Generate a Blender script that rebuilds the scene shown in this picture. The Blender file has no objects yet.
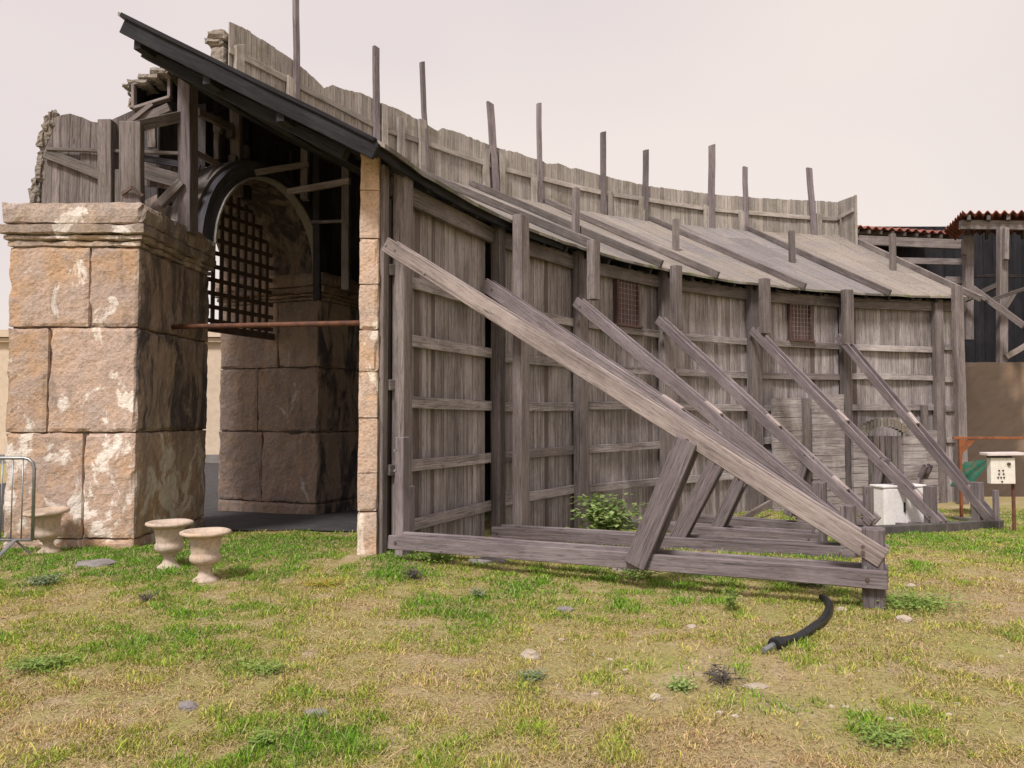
import bpy, bmesh, math, random
import numpy as np
from mathutils import Vector, noise
random.seed(7); RNG = np.random.default_rng(7)
V = Vector
COL = bpy.context.scene.collection

# ------------------------------------------------------------------ camera maths
F = 760.0; PITCH = math.atan(31/F); CP, SP = math.cos(PITCH), math.sin(PITCH)
CAM = V((0, 0, 1.6))
C0 = V((13.06, 4.04, 0)); R = 15.13          # centre and eave radius of the curved back wall
W = R + 0.30; ZE = 4.52
def ray(px, py):
    u = (px-512)/F; v = (384-py)/F
    return V((u, CP - v*SP, SP + v*CP))
def at(px, py, Y):
    d = ray(px, py); return CAM + d*(Y/d.y)
def circ(px, py, r):
    d = ray(px, py); a = d.x**2+d.y**2; b = -2*(d.x*C0.x+d.y*C0.y); c = C0.x**2+C0.y**2-r*r
    return CAM + d*((-b+math.sqrt(b*b-4*a*c))/(2*a))
def onplane(px, py, p, n):
    d = ray(px, py); return CAM + d*((p-CAM).dot(n)/d.dot(n))
def ang(p): return math.pi - math.atan2(p.y-C0.y, p.x-C0.x)
def pol(a, r, z): return V((C0.x - r*math.cos(a), C0.y + r*math.sin(a), z))
def radial(a): return V((-math.cos(a), math.sin(a), 0))
def tang(a): return V((math.sin(a), math.cos(a), 0))
def aw(px, py=400, r=W): return ang(circ(px, py, r))
def sm(t): t = max(0, min(1, t)); return t*t*(3-2*t)
def gz0(x, y):
    d = max(0, min(1, (y-8.6)/6.4)); k = 0.5 + 0.5*max(0, min(1, (x+3)/4.5))
    return -0.6*k*d
def gz(x, y):
    return gz0(x, y) + 0.030*noise.noise(V((x*0.5, y*0.5, 3))) + 0.014*noise.noise(V((x*2.1, y*2.1, 8)))

# ------------------------------------------------------------------ mesh builder
class MB:
    def __init__(s): s.v=[]; s.f=[]; s.gv=[]; s.t=[]; s.k=[]
    def box8(s, pts, gvs, tint, soot_shade=0.0):
        n=len(s.v); s.v+=pts; s.gv+=gvs; s.t+=[tint]*8; s.k+=[soot_shade]*8
        for q in ((0,3,2,1),(4,5,6,7),(0,1,5,4),(1,2,6,5),(2,3,7,6),(3,0,4,7)): s.f.append(tuple(n+i for i in q))
    def beam(s, p0, p1, w, h, side=None, segs=1, jit=0.0, tint=None, cut=0.0):
        p0=V(p0); p1=V(p1); ax=(p1-p0); L=ax.length; ax=ax/L
        if side is None:
            side = ax.cross(V((0,0,1)))
            if side.length<1e-3: side=V((1,0,0))
        side=V(side); side=(side-ax*side.dot(ax)).normalized(); up=ax.cross(side)
        off=V((random.uniform(0,50),random.uniform(0,50),random.uniform(0,50)))
        ti = random.uniform(0.78,1.18) if tint is None else tint*random.uniform(0.93,1.07)
        n=len(s.v)
        for i in range(segs+1):
            t=i/segs; c=p0+ax*(L*t)
            if 0<i<segs or jit: c=c+side*random.uniform(-jit,jit)+up*random.uniform(-jit,jit)
            for j,(a,b) in enumerate(((-.5,-.5),(.5,-.5),(.5,.5),(-.5,.5))):
                cc=c
                if cut and i==segs: cc=c+ax*(cut*a*w)
                s.v.append(cc+side*(a*w)+up*(b*h)); s.gv.append(V((L*t,a*w,b*h))+off); s.t.append(ti); s.k.append(0.0)
        s.f.append((n,n+3,n+2,n+1))
        for i in range(segs):
            m=n+4*i
            for j in range(4):
                k=(j+1)%4; s.f.append((m+j,m+k,m+4+k,m+4+j))
        m=n+4*segs; s.f.append((m,m+1,m+2,m+3))
    def plank(s, base, ztop0, ztop1, w, t, side, tint=None):
        """vertical board with a slanting top; base is the centre of its foot"""
        side=V(side).normalized(); dn=V((0,0,1)).cross(side)
        off=V((random.uniform(0,50),random.uniform(0,50),random.uniform(0,50)))
        pts=[];gv=[]
        for k in (0,1):
            for (a,b) in ((-.5,-.5),(.5,-.5),(.5,.5),(-.5,.5)):
                p=base+side*(a*w)+dn*(b*t)
                z=base.z if k==0 else (ztop0 if a<0 else ztop1)
                pts.append(V((p.x,p.y,z))); gv.append(V((z,a*w,b*t))+off)
        s.box8(pts,gv,random.uniform(0.82,1.14) if tint is None else tint*random.uniform(.82,1.15))
    def tube(s, pts, rad, n=8, tint=1.0, cap=True):
        base=len(s.v); prev=None
        for i,p in enumerate(pts):
            p=V(p); a=V(pts[max(0,i-1)]); b=V(pts[min(len(pts)-1,i+1)]); ax=(b-a).normalized()
            ref=V((0,0,1)) if abs(ax.z)<.9 else V((1,0,0))
            if prev is not None: ref=prev
            e1=(ref-ax*ref.dot(ax)).normalized(); e2=ax.cross(e1); prev=e1
            r=rad[i] if isinstance(rad,(list,tuple)) else rad
            for j in range(n):
                q=p+(e1*math.cos(2*math.pi*j/n)+e2*math.sin(2*math.pi*j/n))*r
                s.v.append(q); s.gv.append(V((i*.1,j*.01,0))); s.t.append(tint); s.k.append(0.0)
        for i in range(len(pts)-1):
            for j in range(n):
                k=(j+1)%n; s.f.append((base+i*n+j,base+i*n+k,base+(i+1)*n+k,base+(i+1)*n+j))
        if cap:
            s.f.append(tuple(base+j for j in range(n))[::-1]); m=base+(len(pts)-1)*n; s.f.append(tuple(m+j for j in range(n)))
    def lathe(s, prof, c, n=36, wob=0.0):
        base=len(s.v)
        for (r,z) in prof:
            for j in range(n):
                a=2*math.pi*j/n; p=V((r*math.cos(a),r*math.sin(a),z))
                if wob: p*= 1+wob*noise.noise(p*9+c)
                s.v.append(c+p); s.gv.append(p); s.t.append(1); s.k.append(0.0)
        for i in range(len(prof)-1):
            for j in range(n):
                k=(j+1)%n; s.f.append((base+i*n+j,base+i*n+k,base+(i+1)*n+k,base+(i+1)*n+j))
        s.f.append(tuple(base+j for j in range(n))[::-1]); m=base+(len(prof)-1)*n; s.f.append(tuple(m+j for j in range(n)))
    def stone(s, quad, z0, z1, seg=0.07, amp=0.014, rnd=0.02, seed=0, soot_shade=(0,0,0,0), tint=None, freq=5.0):
        """eroded block on a four-cornered plan; soot per side (edge i: quad[i]->quad[i+1])"""
        q=[V((p[0],p[1],0)) for p in quad]
        nu=max(1,int((q[1]-q[0]).length/seg)); nv=max(1,int((q[3]-q[0]).length/seg)); nw=max(1,int((z1-z0)/seg))
        cen=(q[0]+q[1]+q[2]+q[3])/4; cen.z=(z0+z1)/2
        idx={}; off=V((seed*3.1,seed*1.7,seed*5.3)); ti=random.uniform(.86,1.12) if tint is None else tint
        sn=[]
        for i in range(4):
            e=q[(i+1)%4]-q[i]; sn.append(V((e.y,-e.x,0)).normalized())
        if (q[1]-q[0]).cross(q[3]-q[0]).z<0: sn=[-x for x in sn]
        def vid(i,j,k):
            key=(i,j,k)
            if key in idx: return idx[key]
            u,v,w=i/nu,j/nv,k/nw
            p=q[0]*(1-u)*(1-v)+q[1]*u*(1-v)+q[2]*u*v+q[3]*(1-u)*v; p.z=z0+(z1-z0)*w
            n=V((0,0,0)); cnt=0; so=0
            for cond,m,sk in ((j==0,sn[0],soot_shade[0]),(i==nu,sn[1],soot_shade[1]),(j==nv,sn[2],soot_shade[2]),(i==0,sn[3],soot_shade[3]),(k==0,V((0,0,-1)),None),(k==nw,V((0,0,1)),None)):
                if cond:
                    n+=m; cnt+=1
                    if sk is not None: so=max(so,sk)
            n.normalize()
            d=amp*(noise.noise(p*freq+off)+.7*noise.noise(p*freq*2.7+off))
            d-= amp*2.2*max(0,noise.noise(p*1.7+off*2)-.15)
            if cnt>=2: d-= rnd*(0.6+1.4*max(0,noise.noise(p*6+off)))+ (0.07*max(0,noise.noise(p*2.4+off)-.12))
            s.v.append(p+n*d); s.gv.append(p.copy()); s.t.append(ti); s.k.append(so)
            idx[key]=len(s.v)-1; return idx[key]
        def face(gen):
            for a in gen: s.f.append(tuple(vid(*t) for t in a))
        face([((i,j,0),(i,j+1,0),(i+1,j+1,0),(i+1,j,0)) for i in range(nu) for j in range(nv)])
        face([((i,j,nw),(i+1,j,nw),(i+1,j+1,nw),(i,j+1,nw)) for i in range(nu) for j in range(nv)])
        face([((i,0,k),(i+1,0,k),(i+1,0,k+1),(i,0,k+1)) for i in range(nu) for k in range(nw)])
        face([((i,nv,k),(i,nv,k+1),(i+1,nv,k+1),(i+1,nv,k)) for i in range(nu) for k in range(nw)])
        face([((0,j,k),(0,j,k+1),(0,j+1,k+1),(0,j+1,k)) for j in range(nv) for k in range(nw)])
        face([((nu,j,k),(nu,j+1,k),(nu,j+1,k+1),(nu,j,k+1)) for j in range(nv) for k in range(nw)])
    def quad(s, a,b,c,d, tint=1.0):
        n=len(s.v); s.v+=[V(a),V(b),V(c),V(d)]; s.gv+=[V(a),V(b),V(c),V(d)]; s.t+=[tint]*4; s.k+=[0.0]*4; s.f.append((n,n+1,n+2,n+3))
    def build(s, name, mat, parent=None, bevel=0.0, smooth=False):
        org = ORG.get(parent.as_pointer(), V((0,0,0))) if parent else V((0,0,0))
        me=bpy.data.meshes.new(name)
        me.from_pydata([tuple(p-org) for p in s.v],[],s.f); 
        A=me.attributes.new('gv','FLOAT_VECTOR','POINT'); A.data.foreach_set('vector',np.array([tuple(g) for g in s.gv],dtype=np.float32).ravel())
        A=me.attributes.new('tint','FLOAT','POINT'); A.data.foreach_set('value',np.array(s.t,dtype=np.float32))
        A=me.attributes.new('soot_shade','FLOAT','POINT'); A.data.foreach_set('value',np.array(s.k,dtype=np.float32))
        bm=bmesh.new(); bm.from_mesh(me); bmesh.ops.recalc_face_normals(bm,faces=bm.faces[:]); bm.to_mesh(me); bm.free()
        if smooth: me.polygons.foreach_set('use_smooth',[True]*len(me.polygons))
        me.materials.append(mat)
        o=bpy.data.objects.new(name,me); COL.objects.link(o)
        if parent: o.parent=parent; ORG[o.as_pointer()]=org
        if bevel:
            b=o.modifiers.new('bevel','BEVEL'); b.width=bevel; b.segments=1; b.limit_method='ANGLE'
        return o
ORG={}
def tag(o,label=None,cat=None,group=None,kind=None):
    if label: o['label']=label
    if cat: o['category']=cat
    if group: o['group']=group
    if kind: o['kind']=kind
    return o
def thing(name,label,cat,loc,group=None):
    o=bpy.data.objects.new(name,None); o.empty_display_size=.2; COL.objects.link(o); o.location=loc; ORG[o.as_pointer()]=V(loc)
    return tag(o,label,cat,group)

# ------------------------------------------------------------------ materials
class NT:
    def __init__(s,name):
        s.m=bpy.data.materials.new(name); s.m.use_nodes=True; s.t=s.m.node_tree; s.t.nodes.clear()
        s.out=s.n('ShaderNodeOutputMaterial'); s.b=s.n('ShaderNodeBsdfPrincipled'); s.l(s.b.outputs[0],s.out.inputs[0])
        s.b.inputs['Specular IOR Level'].default_value=.25
    def n(s,t,**k):
        x=s.t.nodes.new(t)
        for a,b in k.items(): setattr(x,a,b)
        return x
    def l(s,a,b): s.t.links.new(a,b)
    def attr(s,name,out): return s.n('ShaderNodeAttribute',attribute_name=name).outputs[out]
    def map(s,v,scale,loc=(0,0,0)):
        m=s.n('ShaderNodeMapping'); m.inputs['Scale'].default_value=scale; m.inputs['Location'].default_value=loc; s.l(v,m.inputs[0]); return m.outputs[0]
    def noise(s,v,scale=1,detail=4,rough=.55,dist=0):
        x=s.n('ShaderNodeTexNoise'); x.inputs['Scale'].default_value=scale; x.inputs['Detail'].default_value=detail; x.inputs['Roughness'].default_value=rough; x.inputs['Distortion'].default_value=dist
        s.l(v,x.inputs['Vector']); return x.outputs['Fac']
    def ramp(s,f,stops):
        r=s.n('ShaderNodeValToRGB'); e=r.color_ramp.elements
        while len(e)<len(stops): e.new(.5)
        for i,(p,c) in enumerate(stops):
            e[i].position=p; e[i].color=(c[0],c[1],c[2],1) if isinstance(c,(tuple,list)) else (c,c,c,1)
        s.l(f,r.inputs[0]); return r.outputs[0]
    def mix(s,f,a,b,mode='MIX'):
        x=s.n('ShaderNodeMix',data_type='RGBA',blend_type=mode)
        for i,val in ((0,f),(6,a),(7,b)):
            if hasattr(val,'links'): s.l(val,x.inputs[i])
            elif i==0: x.inputs[0].default_value=val
            else: x.inputs[i].default_value=(val[0],val[1],val[2],1)
        return x.outputs[2]
    def math(s,op,a,b):
        x=s.n('ShaderNodeMath',operation=op)
        for i,val in ((0,a),(1,b)):
            if hasattr(val,'links'): s.l(val,x.inputs[i])
            else: x.inputs[i].default_value=val
        return x.outputs[0]
    def bump(s,h,st=.5,d=.01,prev=None):
        b=s.n('ShaderNodeBump'); b.inputs['Strength'].default_value=st; b.inputs['Distance'].default_value=d; s.l(h,b.inputs['Height'])
        if prev is not None: s.l(prev,b.inputs['Normal'])
        return b.outputs[0]
    def fin(s,col,rough=.85,nrm=None,metal=0):
        if hasattr(col,'links'): s.l(col,s.b.inputs['Base Color'])
        else: s.b.inputs['Base Color'].default_value=(*col,1)
        s.b.inputs['Roughness'].default_value=rough; s.b.inputs['Metallic'].default_value=metal
        if nrm is not None: s.l(nrm,s.b.inputs['Normal'])
        return s.m
    def pos(s): return s.n('ShaderNodeNewGeometry').outputs['Position']

def wood(name,dark,mid,light,green=0.0,stain=.5):
    t=NT(name); g=t.attr('gv','Vector'); ti=t.attr('tint','Fac')
    grain=t.noise(t.map(g,(3.0,85,85)),1,6,.68,.5)
    broad=t.noise(t.map(g,(.7,7,7)),1,4,.6,.4)
    c=t.ramp(grain,[(.28,dark),(.46,mid),(.72,light)])
    fine=t.noise(t.map(g,(14,160,160)),1,3,.6); c=t.mix(t.ramp(fine,[(.3,.55),(.48,0)]),c,tuple(x*.7 for x in dark))
    c=t.mix(t.ramp(broad,[(.35,stain),(.62,0)]),c,tuple(x*.8 for x in dark))
    # weather marks running down the boards of a whole run
    p=t.pos(); bl=t.noise(t.map(p,(1.1,1.1,.55)),1,5,.6,.6)
    c=t.mix(t.ramp(bl,[(.5,0),(.75,.45)]),c,tuple(x*1.25 for x in light))
    if green:
        gm=t.noise(p,2.3,5,.65); c=t.mix(t.math('MULTIPLY',t.ramp(gm,[(.52,0),(.68,1)]),green),c,(.13,.125,.045))
    st2=t.noise(t.map(g,(.45,26,26),(7,3,1)),1,5,.7,.6)
    c=t.mix(t.ramp(st2,[(.55,0),(.70,.8)]),c,tuple(x*.45 for x in dark))
    ck=t.noise(t.map(g,(.9,34,34),(2,9,4)),1,3,.5,.3)
    crack=t.ramp(ck,[(.484,0),(.498,1),(.502,1),(.516,0)]); c=t.mix(t.math('MULTIPLY',crack,.6),c,tuple(x*.3 for x in dark))
    if 'plank' in name: c=t.mix(t.ramp(ti,[(.70,.65),(.84,0)]),c,(.15,.10,.085))
    # knots / nail stains
    vo=t.n('ShaderNodeTexVoronoi'); vo.inputs['Scale'].default_value=1.0; t.l(t.map(g,(1.6,9,9)),vo.inputs['Vector'])
    c=t.mix(t.ramp(vo.outputs['Distance'],[(.03,.75),(.13,0)]),c,tuple(x*.55 for x in dark))
    tc=t.n('ShaderNodeCombineColor'); [t.l(ti,tc.inputs[i]) for i in range(3)]
    c=t.mix(1.0,c,tc.outputs[0],'MULTIPLY')
    return t.fin(c,.88,t.bump(grain,.45,.004,t.bump(broad,.3,.006)))
M={}
M['plank']=wood('weathered_plank',(.115,.094,.092),(.33,.29,.285),(.56,.51,.50),.22,.55)
M['parapet']=wood('parapet_plank',(.20,.17,.15),(.37,.33,.295),(.50,.455,.415),.4,.5)
M['post']=wood('post_timber',(.085,.068,.066),(.195,.163,.157),(.32,.28,.272),.2,.6)
M['purple']=wood('shore_timber',(.095,.077,.08),(.205,.17,.177),(.33,.283,.29),.05,.45)
M['pale']=wood('rake_timber',(.12,.095,.088),(.26,.213,.20),(.385,.33,.31),.08,.6)
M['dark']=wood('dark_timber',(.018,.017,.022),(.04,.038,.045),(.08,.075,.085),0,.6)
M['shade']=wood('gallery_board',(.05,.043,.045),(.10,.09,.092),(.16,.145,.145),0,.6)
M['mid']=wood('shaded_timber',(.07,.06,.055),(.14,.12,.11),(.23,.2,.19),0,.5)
M['brown']=wood('brown_board',(.085,.05,.045),(.17,.10,.09),(.25,.165,.15),0,.5)

def stone_mat(name,base,orange,grey,white,wthr=.62,dk=.5,bump=1.0):
    t=NT(name); p=t.pos(); ti=t.attr('tint','Fac'); so=t.attr('soot_shade','Fac')
    n1=t.noise(p,1.3,5,.6,.5); n2=t.noise(p,3.7,6,.65,.6); n3=t.noise(p,22,6,.7); n4=t.noise(t.map(p,(2.6,2.6,.9)),1,6,.68,.8)
    c=t.mix(t.ramp(n1,[(.42,0),(.62,1)]),base,orange)
    c=t.mix(t.ramp(n2,[(.46,0),(.66,.85)]),c,grey)
    c=t.mix(t.ramp(n3,[(.3,.55),(.55,0)]),c,tuple(x*.35 for x in base))
    wm=t.noise(t.map(p,(1,1,.75),(5.3,2.2,9.1)),2.4,6,.66,.7)
    if name.startswith('pink'):
        sx=t.n('ShaderNodeSeparateXYZ'); t.l(p,sx.inputs[0]); wm=t.math('ADD',wm,t.math('MULTIPLY',t.math('SUBTRACT',2.3,sx.outputs[2]),.028))
    c=t.mix(t.ramp(wm,[(wthr-.03,0),(wthr+.02,.9)]),c,white)
    dm=t.noise(t.map(p,(2.2,2.2,.8),(1.3,7.2,4.1)),1.2,6,.66,.5)
    c=t.mix(t.ramp(dm,[(.56,0),(.72,dk)]),c,(.085,.075,.075))
    # soot and run-off on the pier's passage faces; vault fade is painted back light
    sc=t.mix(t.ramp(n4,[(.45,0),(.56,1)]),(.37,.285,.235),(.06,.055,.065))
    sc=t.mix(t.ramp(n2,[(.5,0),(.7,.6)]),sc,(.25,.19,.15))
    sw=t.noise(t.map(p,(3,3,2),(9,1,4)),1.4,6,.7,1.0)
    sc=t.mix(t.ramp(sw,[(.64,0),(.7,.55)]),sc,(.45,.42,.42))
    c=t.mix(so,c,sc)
    tc=t.n('ShaderNodeCombineColor'); [t.l(ti,tc.inputs[i]) for i in range(3)]
    c=t.mix(1.0,c,tc.outputs[0],'MULTIPLY')
    v=t.n('ShaderNodeTexVoronoi'); v.inputs['Scale'].default_value=34; t.l(p,v.inputs['Vector'])
    nb=t.bump(v.outputs['Distance'],.35*bump,.012,t.bump(n3,.55*bump,.02,t.bump(n2,.6*bump,.05)))
    return t.fin(c,.93,nb)
M['stone']=stone_mat('pink_tuff_stone',(.52,.385,.31),(.53,.345,.215),(.45,.365,.325),(.80,.73,.66),.60,.55)
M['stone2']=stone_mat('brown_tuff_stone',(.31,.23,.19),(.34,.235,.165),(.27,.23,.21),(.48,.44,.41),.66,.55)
M['cornice']=stone_mat('grey_cornice_stone',(.42,.335,.285),(.46,.345,.25),(.35,.295,.265),(.72,.66,.60),.60,.55)
M['quoin']=stone_mat('orange_quoin_stone',(.57,.42,.33),(.58,.395,.27),(.50,.40,.335),(.74,.66,.56),.62,.25)
M['crust']=stone_mat('pale_plaster_crust',(.30,.265,.235),(.33,.275,.22),(.26,.235,.215),(.45,.41,.37),.6,.5)
M['block']=stone_mat('grey_block_stone',(.48,.45,.42),(.46,.42,.37),(.4,.37,.35),(.6,.57,.53),.66,.25,.6)
M['urn']=stone_mat('terracotta_urn',(.52,.41,.33),(.53,.40,.29),(.50,.42,.36),(.66,.57,.48),.68,.12,.35)

def plain(name,c1,c2,scale=3,rough=.6,metal=0,bump=.2,thr=(.4,.65),c3=None):
    t=NT(name); p=t.pos(); n=t.noise(p,scale,6,.62,.3); n2=t.noise(p,scale*9,5,.6)
    c=t.mix(t.ramp(n,[(thr[0],0),(thr[1],1)]),c1,c2)
    c=t.mix(t.ramp(n2,[(.35,.3),(.55,0)]),c,tuple(x*.55 for x in c1))
    if c3: c=t.mix(t.ramp(t.noise(t.map(p,(2,2,.5)),scale*.7,6,.6,.6),[(.5,0),(.68,.9)]),c,c3)
    c=t.mix(t.attr('soot_shade','Fac'),c,tuple(x*.3 for x in c2)) if name=='stained_render' else c
    return t.fin(c,rough,t.bump(n2,bump,.01),metal)
M['rust']=plain('rusty_iron',(.11,.055,.045),(.2,.09,.05),8,.8,.2)
M['iron']=plain('dark_rusty_iron',(.095,.066,.055),(.15,.105,.085),8,.8,.2)
M['orange']=plain('orange_rust_paint',(.30,.105,.04),(.17,.065,.035),5,.7)
M['steel']=plain('galvanised_steel',(.34,.35,.36),(.26,.27,.28),12,.42,.75,.05)
M['white']=plain('white_enamel',(.80,.775,.775),(.72,.69,.69),2.5,.5,0,.03)
M['cream']=plain('cream_enamel',(.78,.74,.67),(.66,.61,.54),6,.5,0,.03,(.45,.75))
M['lid']=plain('pale_lid_metal',(.70,.62,.60),(.55,.49,.48),6,.5,0,.05)
M['black']=plain('black_plastic',(.012,.013,.015),(.025,.027,.03),14,.38,0,.05)
M['hole']=plain('dark_slot',(.02,.02,.02),(.03,.03,.03),5,.8)
M['green']=plain('green_painted_metal',(.02,.13,.085),(.035,.17,.11),6,.55,0,.1,(.4,.65),(.22,.07,.05))
M['tan']=plain('stained_render',(.36,.245,.16),(.27,.20,.155),.55,.9,0,.15,(.38,.62),(.115,.095,.09))
M['beige']=plain('beige_plaster',(.60,.49,.38),(.55,.45,.35),.5,.9,0,.04)
M['concrete']=plain('grey_concrete',(.24,.22,.205),(.17,.16,.15),3,.9)
M['kerb']=plain('dark_kerb',(.12,.105,.10),(.075,.07,.068),4,.9)
M['tile']=plain('red_clay_tile',(.34,.12,.085),(.24,.09,.075),5,.8,0,.2,(.4,.65),(.13,.075,.07))
M['asphalt']=plain('dark_asphalt',(.05,.048,.05),(.075,.07,.07),4,.92,0,.4)
M['rock']=plain('pale_limestone',(.47,.40,.32),(.36,.30,.24),9,.95,0,.6)
M['greyrock']=plain('grey_stone',(.28,.25,.25),(.20,.18,.18),9,.95,0,.6)
def roofing():
    t=NT('roof_felt'); g=t.attr('gv','Vector'); ti=t.attr('tint','Fac')   # gv = (down slope, along arc, 0)
    fine=t.noise(t.map(g,(10,45,1)),1,5,.7,.6); st=t.noise(t.map(g,(.55,2.6,1)),1,6,.62,.7); sp=t.noise(g,30,4,.7)
    straw=t.mix(t.ramp(fine,[(.3,0),(.7,1)]),(.165,.14,.122),(.385,.335,.29))
    grey=t.mix(t.ramp(fine,[(.3,0),(.7,1)]),(.15,.135,.133),(.285,.26,.257))
    m=t.math('ADD',t.ramp(st,[(.40,0),(.58,1)]),ti)
    c=t.mix(t.ramp(m,[(.35,0),(1.0,1)]),grey,straw)
    c=t.mix(t.ramp(sp,[(.28,.5),(.45,0)]),c,(.13,.11,.09))
    br=t.n('ShaderNodeTexBrick'); br.inputs['Scale'].default_value=1; br.inputs['Brick Width'].default_value=1.9; br.inputs['Row Height'].default_value=.62; br.inputs['Mortar Size'].default_value=.012; br.inputs['Mortar Smooth'].default_value=.4
    br.inputs['Color1'].default_value=(.80,.80,.80,1); br.inputs['Color2'].default_value=(1.1,1.1,1.1,1); br.inputs['Mortar'].default_value=(.42,.40,.38,1); t.l(g,br.inputs['Vector'])
    c=t.mix(.85,c,br.outputs['Color'],'MULTIPLY')
    dk=t.noise(t.map(g,(.8,7,1),(3,1,0)),1,6,.7,.8); c=t.mix(t.ramp(dk,[(.54,0),(.70,.7)]),c,(.12,.105,.10))
    ed=t.n('ShaderNodeSeparateXYZ'); t.l(g,ed.inputs[0])
    mo=t.math('MULTIPLY',t.ramp(ed.outputs[0],[(.0,1),(.16,0)]),t.ramp(t.noise(g,3.1,5,.6),[(.5,0),(.68,.9)]))
    c=t.mix(mo,c,(.10,.14,.03))
    return t.fin(c,.95,t.bump(fine,.6,.015,t.bump(st,.3,.03)))
M['roof']=roofing()
def ground_mat():
    t=NT('dry_meadow_soil'); p=t.pos()
    a=t.noise(p,.55,6,.62,.5); b=t.noise(p,2.6,6,.66,.4); c3=t.noise(p,40,5,.7); d=t.noise(p,170,3,.7)
    c=t.mix(t.ramp(a,[(.38,0),(.62,1)]),(.42,.32,.17),(.33,.32,.095))
    c=t.mix(t.ramp(b,[(.52,0),(.68,.8)]),c,(.52,.40,.30))
    c=t.mix(t.ramp(c3,[(.34,.75),(.52,0)]),c,(.13,.095,.055))
    c=t.mix(t.ramp(d,[(.55,0),(.75,.6)]),c,(.55,.45,.30))
    return t.fin(c,1.0,t.bump(d,.5,.01,t.bump(c3,.8,.03)))
M['ground']=ground_mat()
def grass_mat(name):
    t=NT(name); c=t.attr('col','Color'); t.fin(c,.75)
    t.b.inputs['Specular IOR Level'].default_value=.15
    tr=t.n('ShaderNodeBsdfTranslucent'); t.l(c,tr.inputs[0]); mx=t.n('ShaderNodeMixShader'); mx.inputs[0].default_value=.3
    t.l(t.b.outputs[0],mx.inputs[1]); t.l(tr.outputs[0],mx.inputs[2]); t.l(mx.outputs[0],t.out.inputs[0]); return t.m
M['grass']=grass_mat('grass_blade')
def leaf(name,c1,c2):
    t=NT(name); ti=t.attr('tint','Fac'); c=t.mix(ti,c1,c2); t.fin(c,.6)
    tr=t.n('ShaderNodeBsdfTranslucent'); t.l(c,tr.inputs[0]); mx=t.n('ShaderNodeMixShader'); mx.inputs[0].default_value=.3
    t.l(t.b.outputs[0],mx.inputs[1]); t.l(tr.outputs[0],mx.inputs[2]); t.l(mx.outputs[0],t.out.inputs[0]); return t.m
M['leaf']=leaf('bush_leaf',(.15,.25,.06),(.42,.52,.20))
M['weed']=leaf('grey_green_weed',(.14,.20,.10),(.29,.34,.22))
M['weed2']=leaf('green_weed',(.14,.24,.05),(.32,.42,.11))
M['yellow']=leaf('yellow_weed',(.40,.30,.03),(.52,.42,.07))
M['dryweed']=leaf('dead_twigs',(.07,.065,.06),(.18,.16,.14))

# ------------------------------------------------------------------ ground
def build_ground():
    xs=np.concatenate([[-260,-120,-60,-30,-18],np.arange(-12,14.01,.22),[18,30,60,120,260]])
    ys=np.concatenate([[-60,-20,-6,0],np.arange(1.5,20.01,.22),[24,30,45,80,160,400]])
    m=MB()
    for y in ys:
        for x in xs:
            inn=(-12<=x<=14 and 1.5<=y<=20)
            m.v.append(V((x,y,gz(x,y) if inn else gz0(x,y)))); m.gv.append(V((x,y,0))); m.t.append(1); m.k.append(0)
    n=len(xs)
    for j in range(len(ys)-1):
        for i in range(n-1): m.f.append((j*n+i,j*n+i+1,(j+1)*n+i+1,(j+1)*n+i))
    tag(m.build('ground',M['ground'],smooth=True),kind='structure')
    m=MB(); X=np.linspace(-14,-2.0,60); Y=np.linspace(11.25,34,80)
    for y in Y:
        for x in X:
            yy=y+ (0.18*noise.noise(V((x*1.3,0,5))) if y<11.3 else 0)
            m.v.append(V((x,yy,gz(x,yy)+.022))); m.gv.append(V((x,yy,0))); m.t.append(1); m.k.append(0)
    for j in range(79):
        for i in range(59): m.f.append((j*60+i,j*60+i+1,j*60+61+i,j*60+60+i))
    tag(m.build('path',M['asphalt'],smooth=True),kind='structure')
build_ground()

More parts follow.
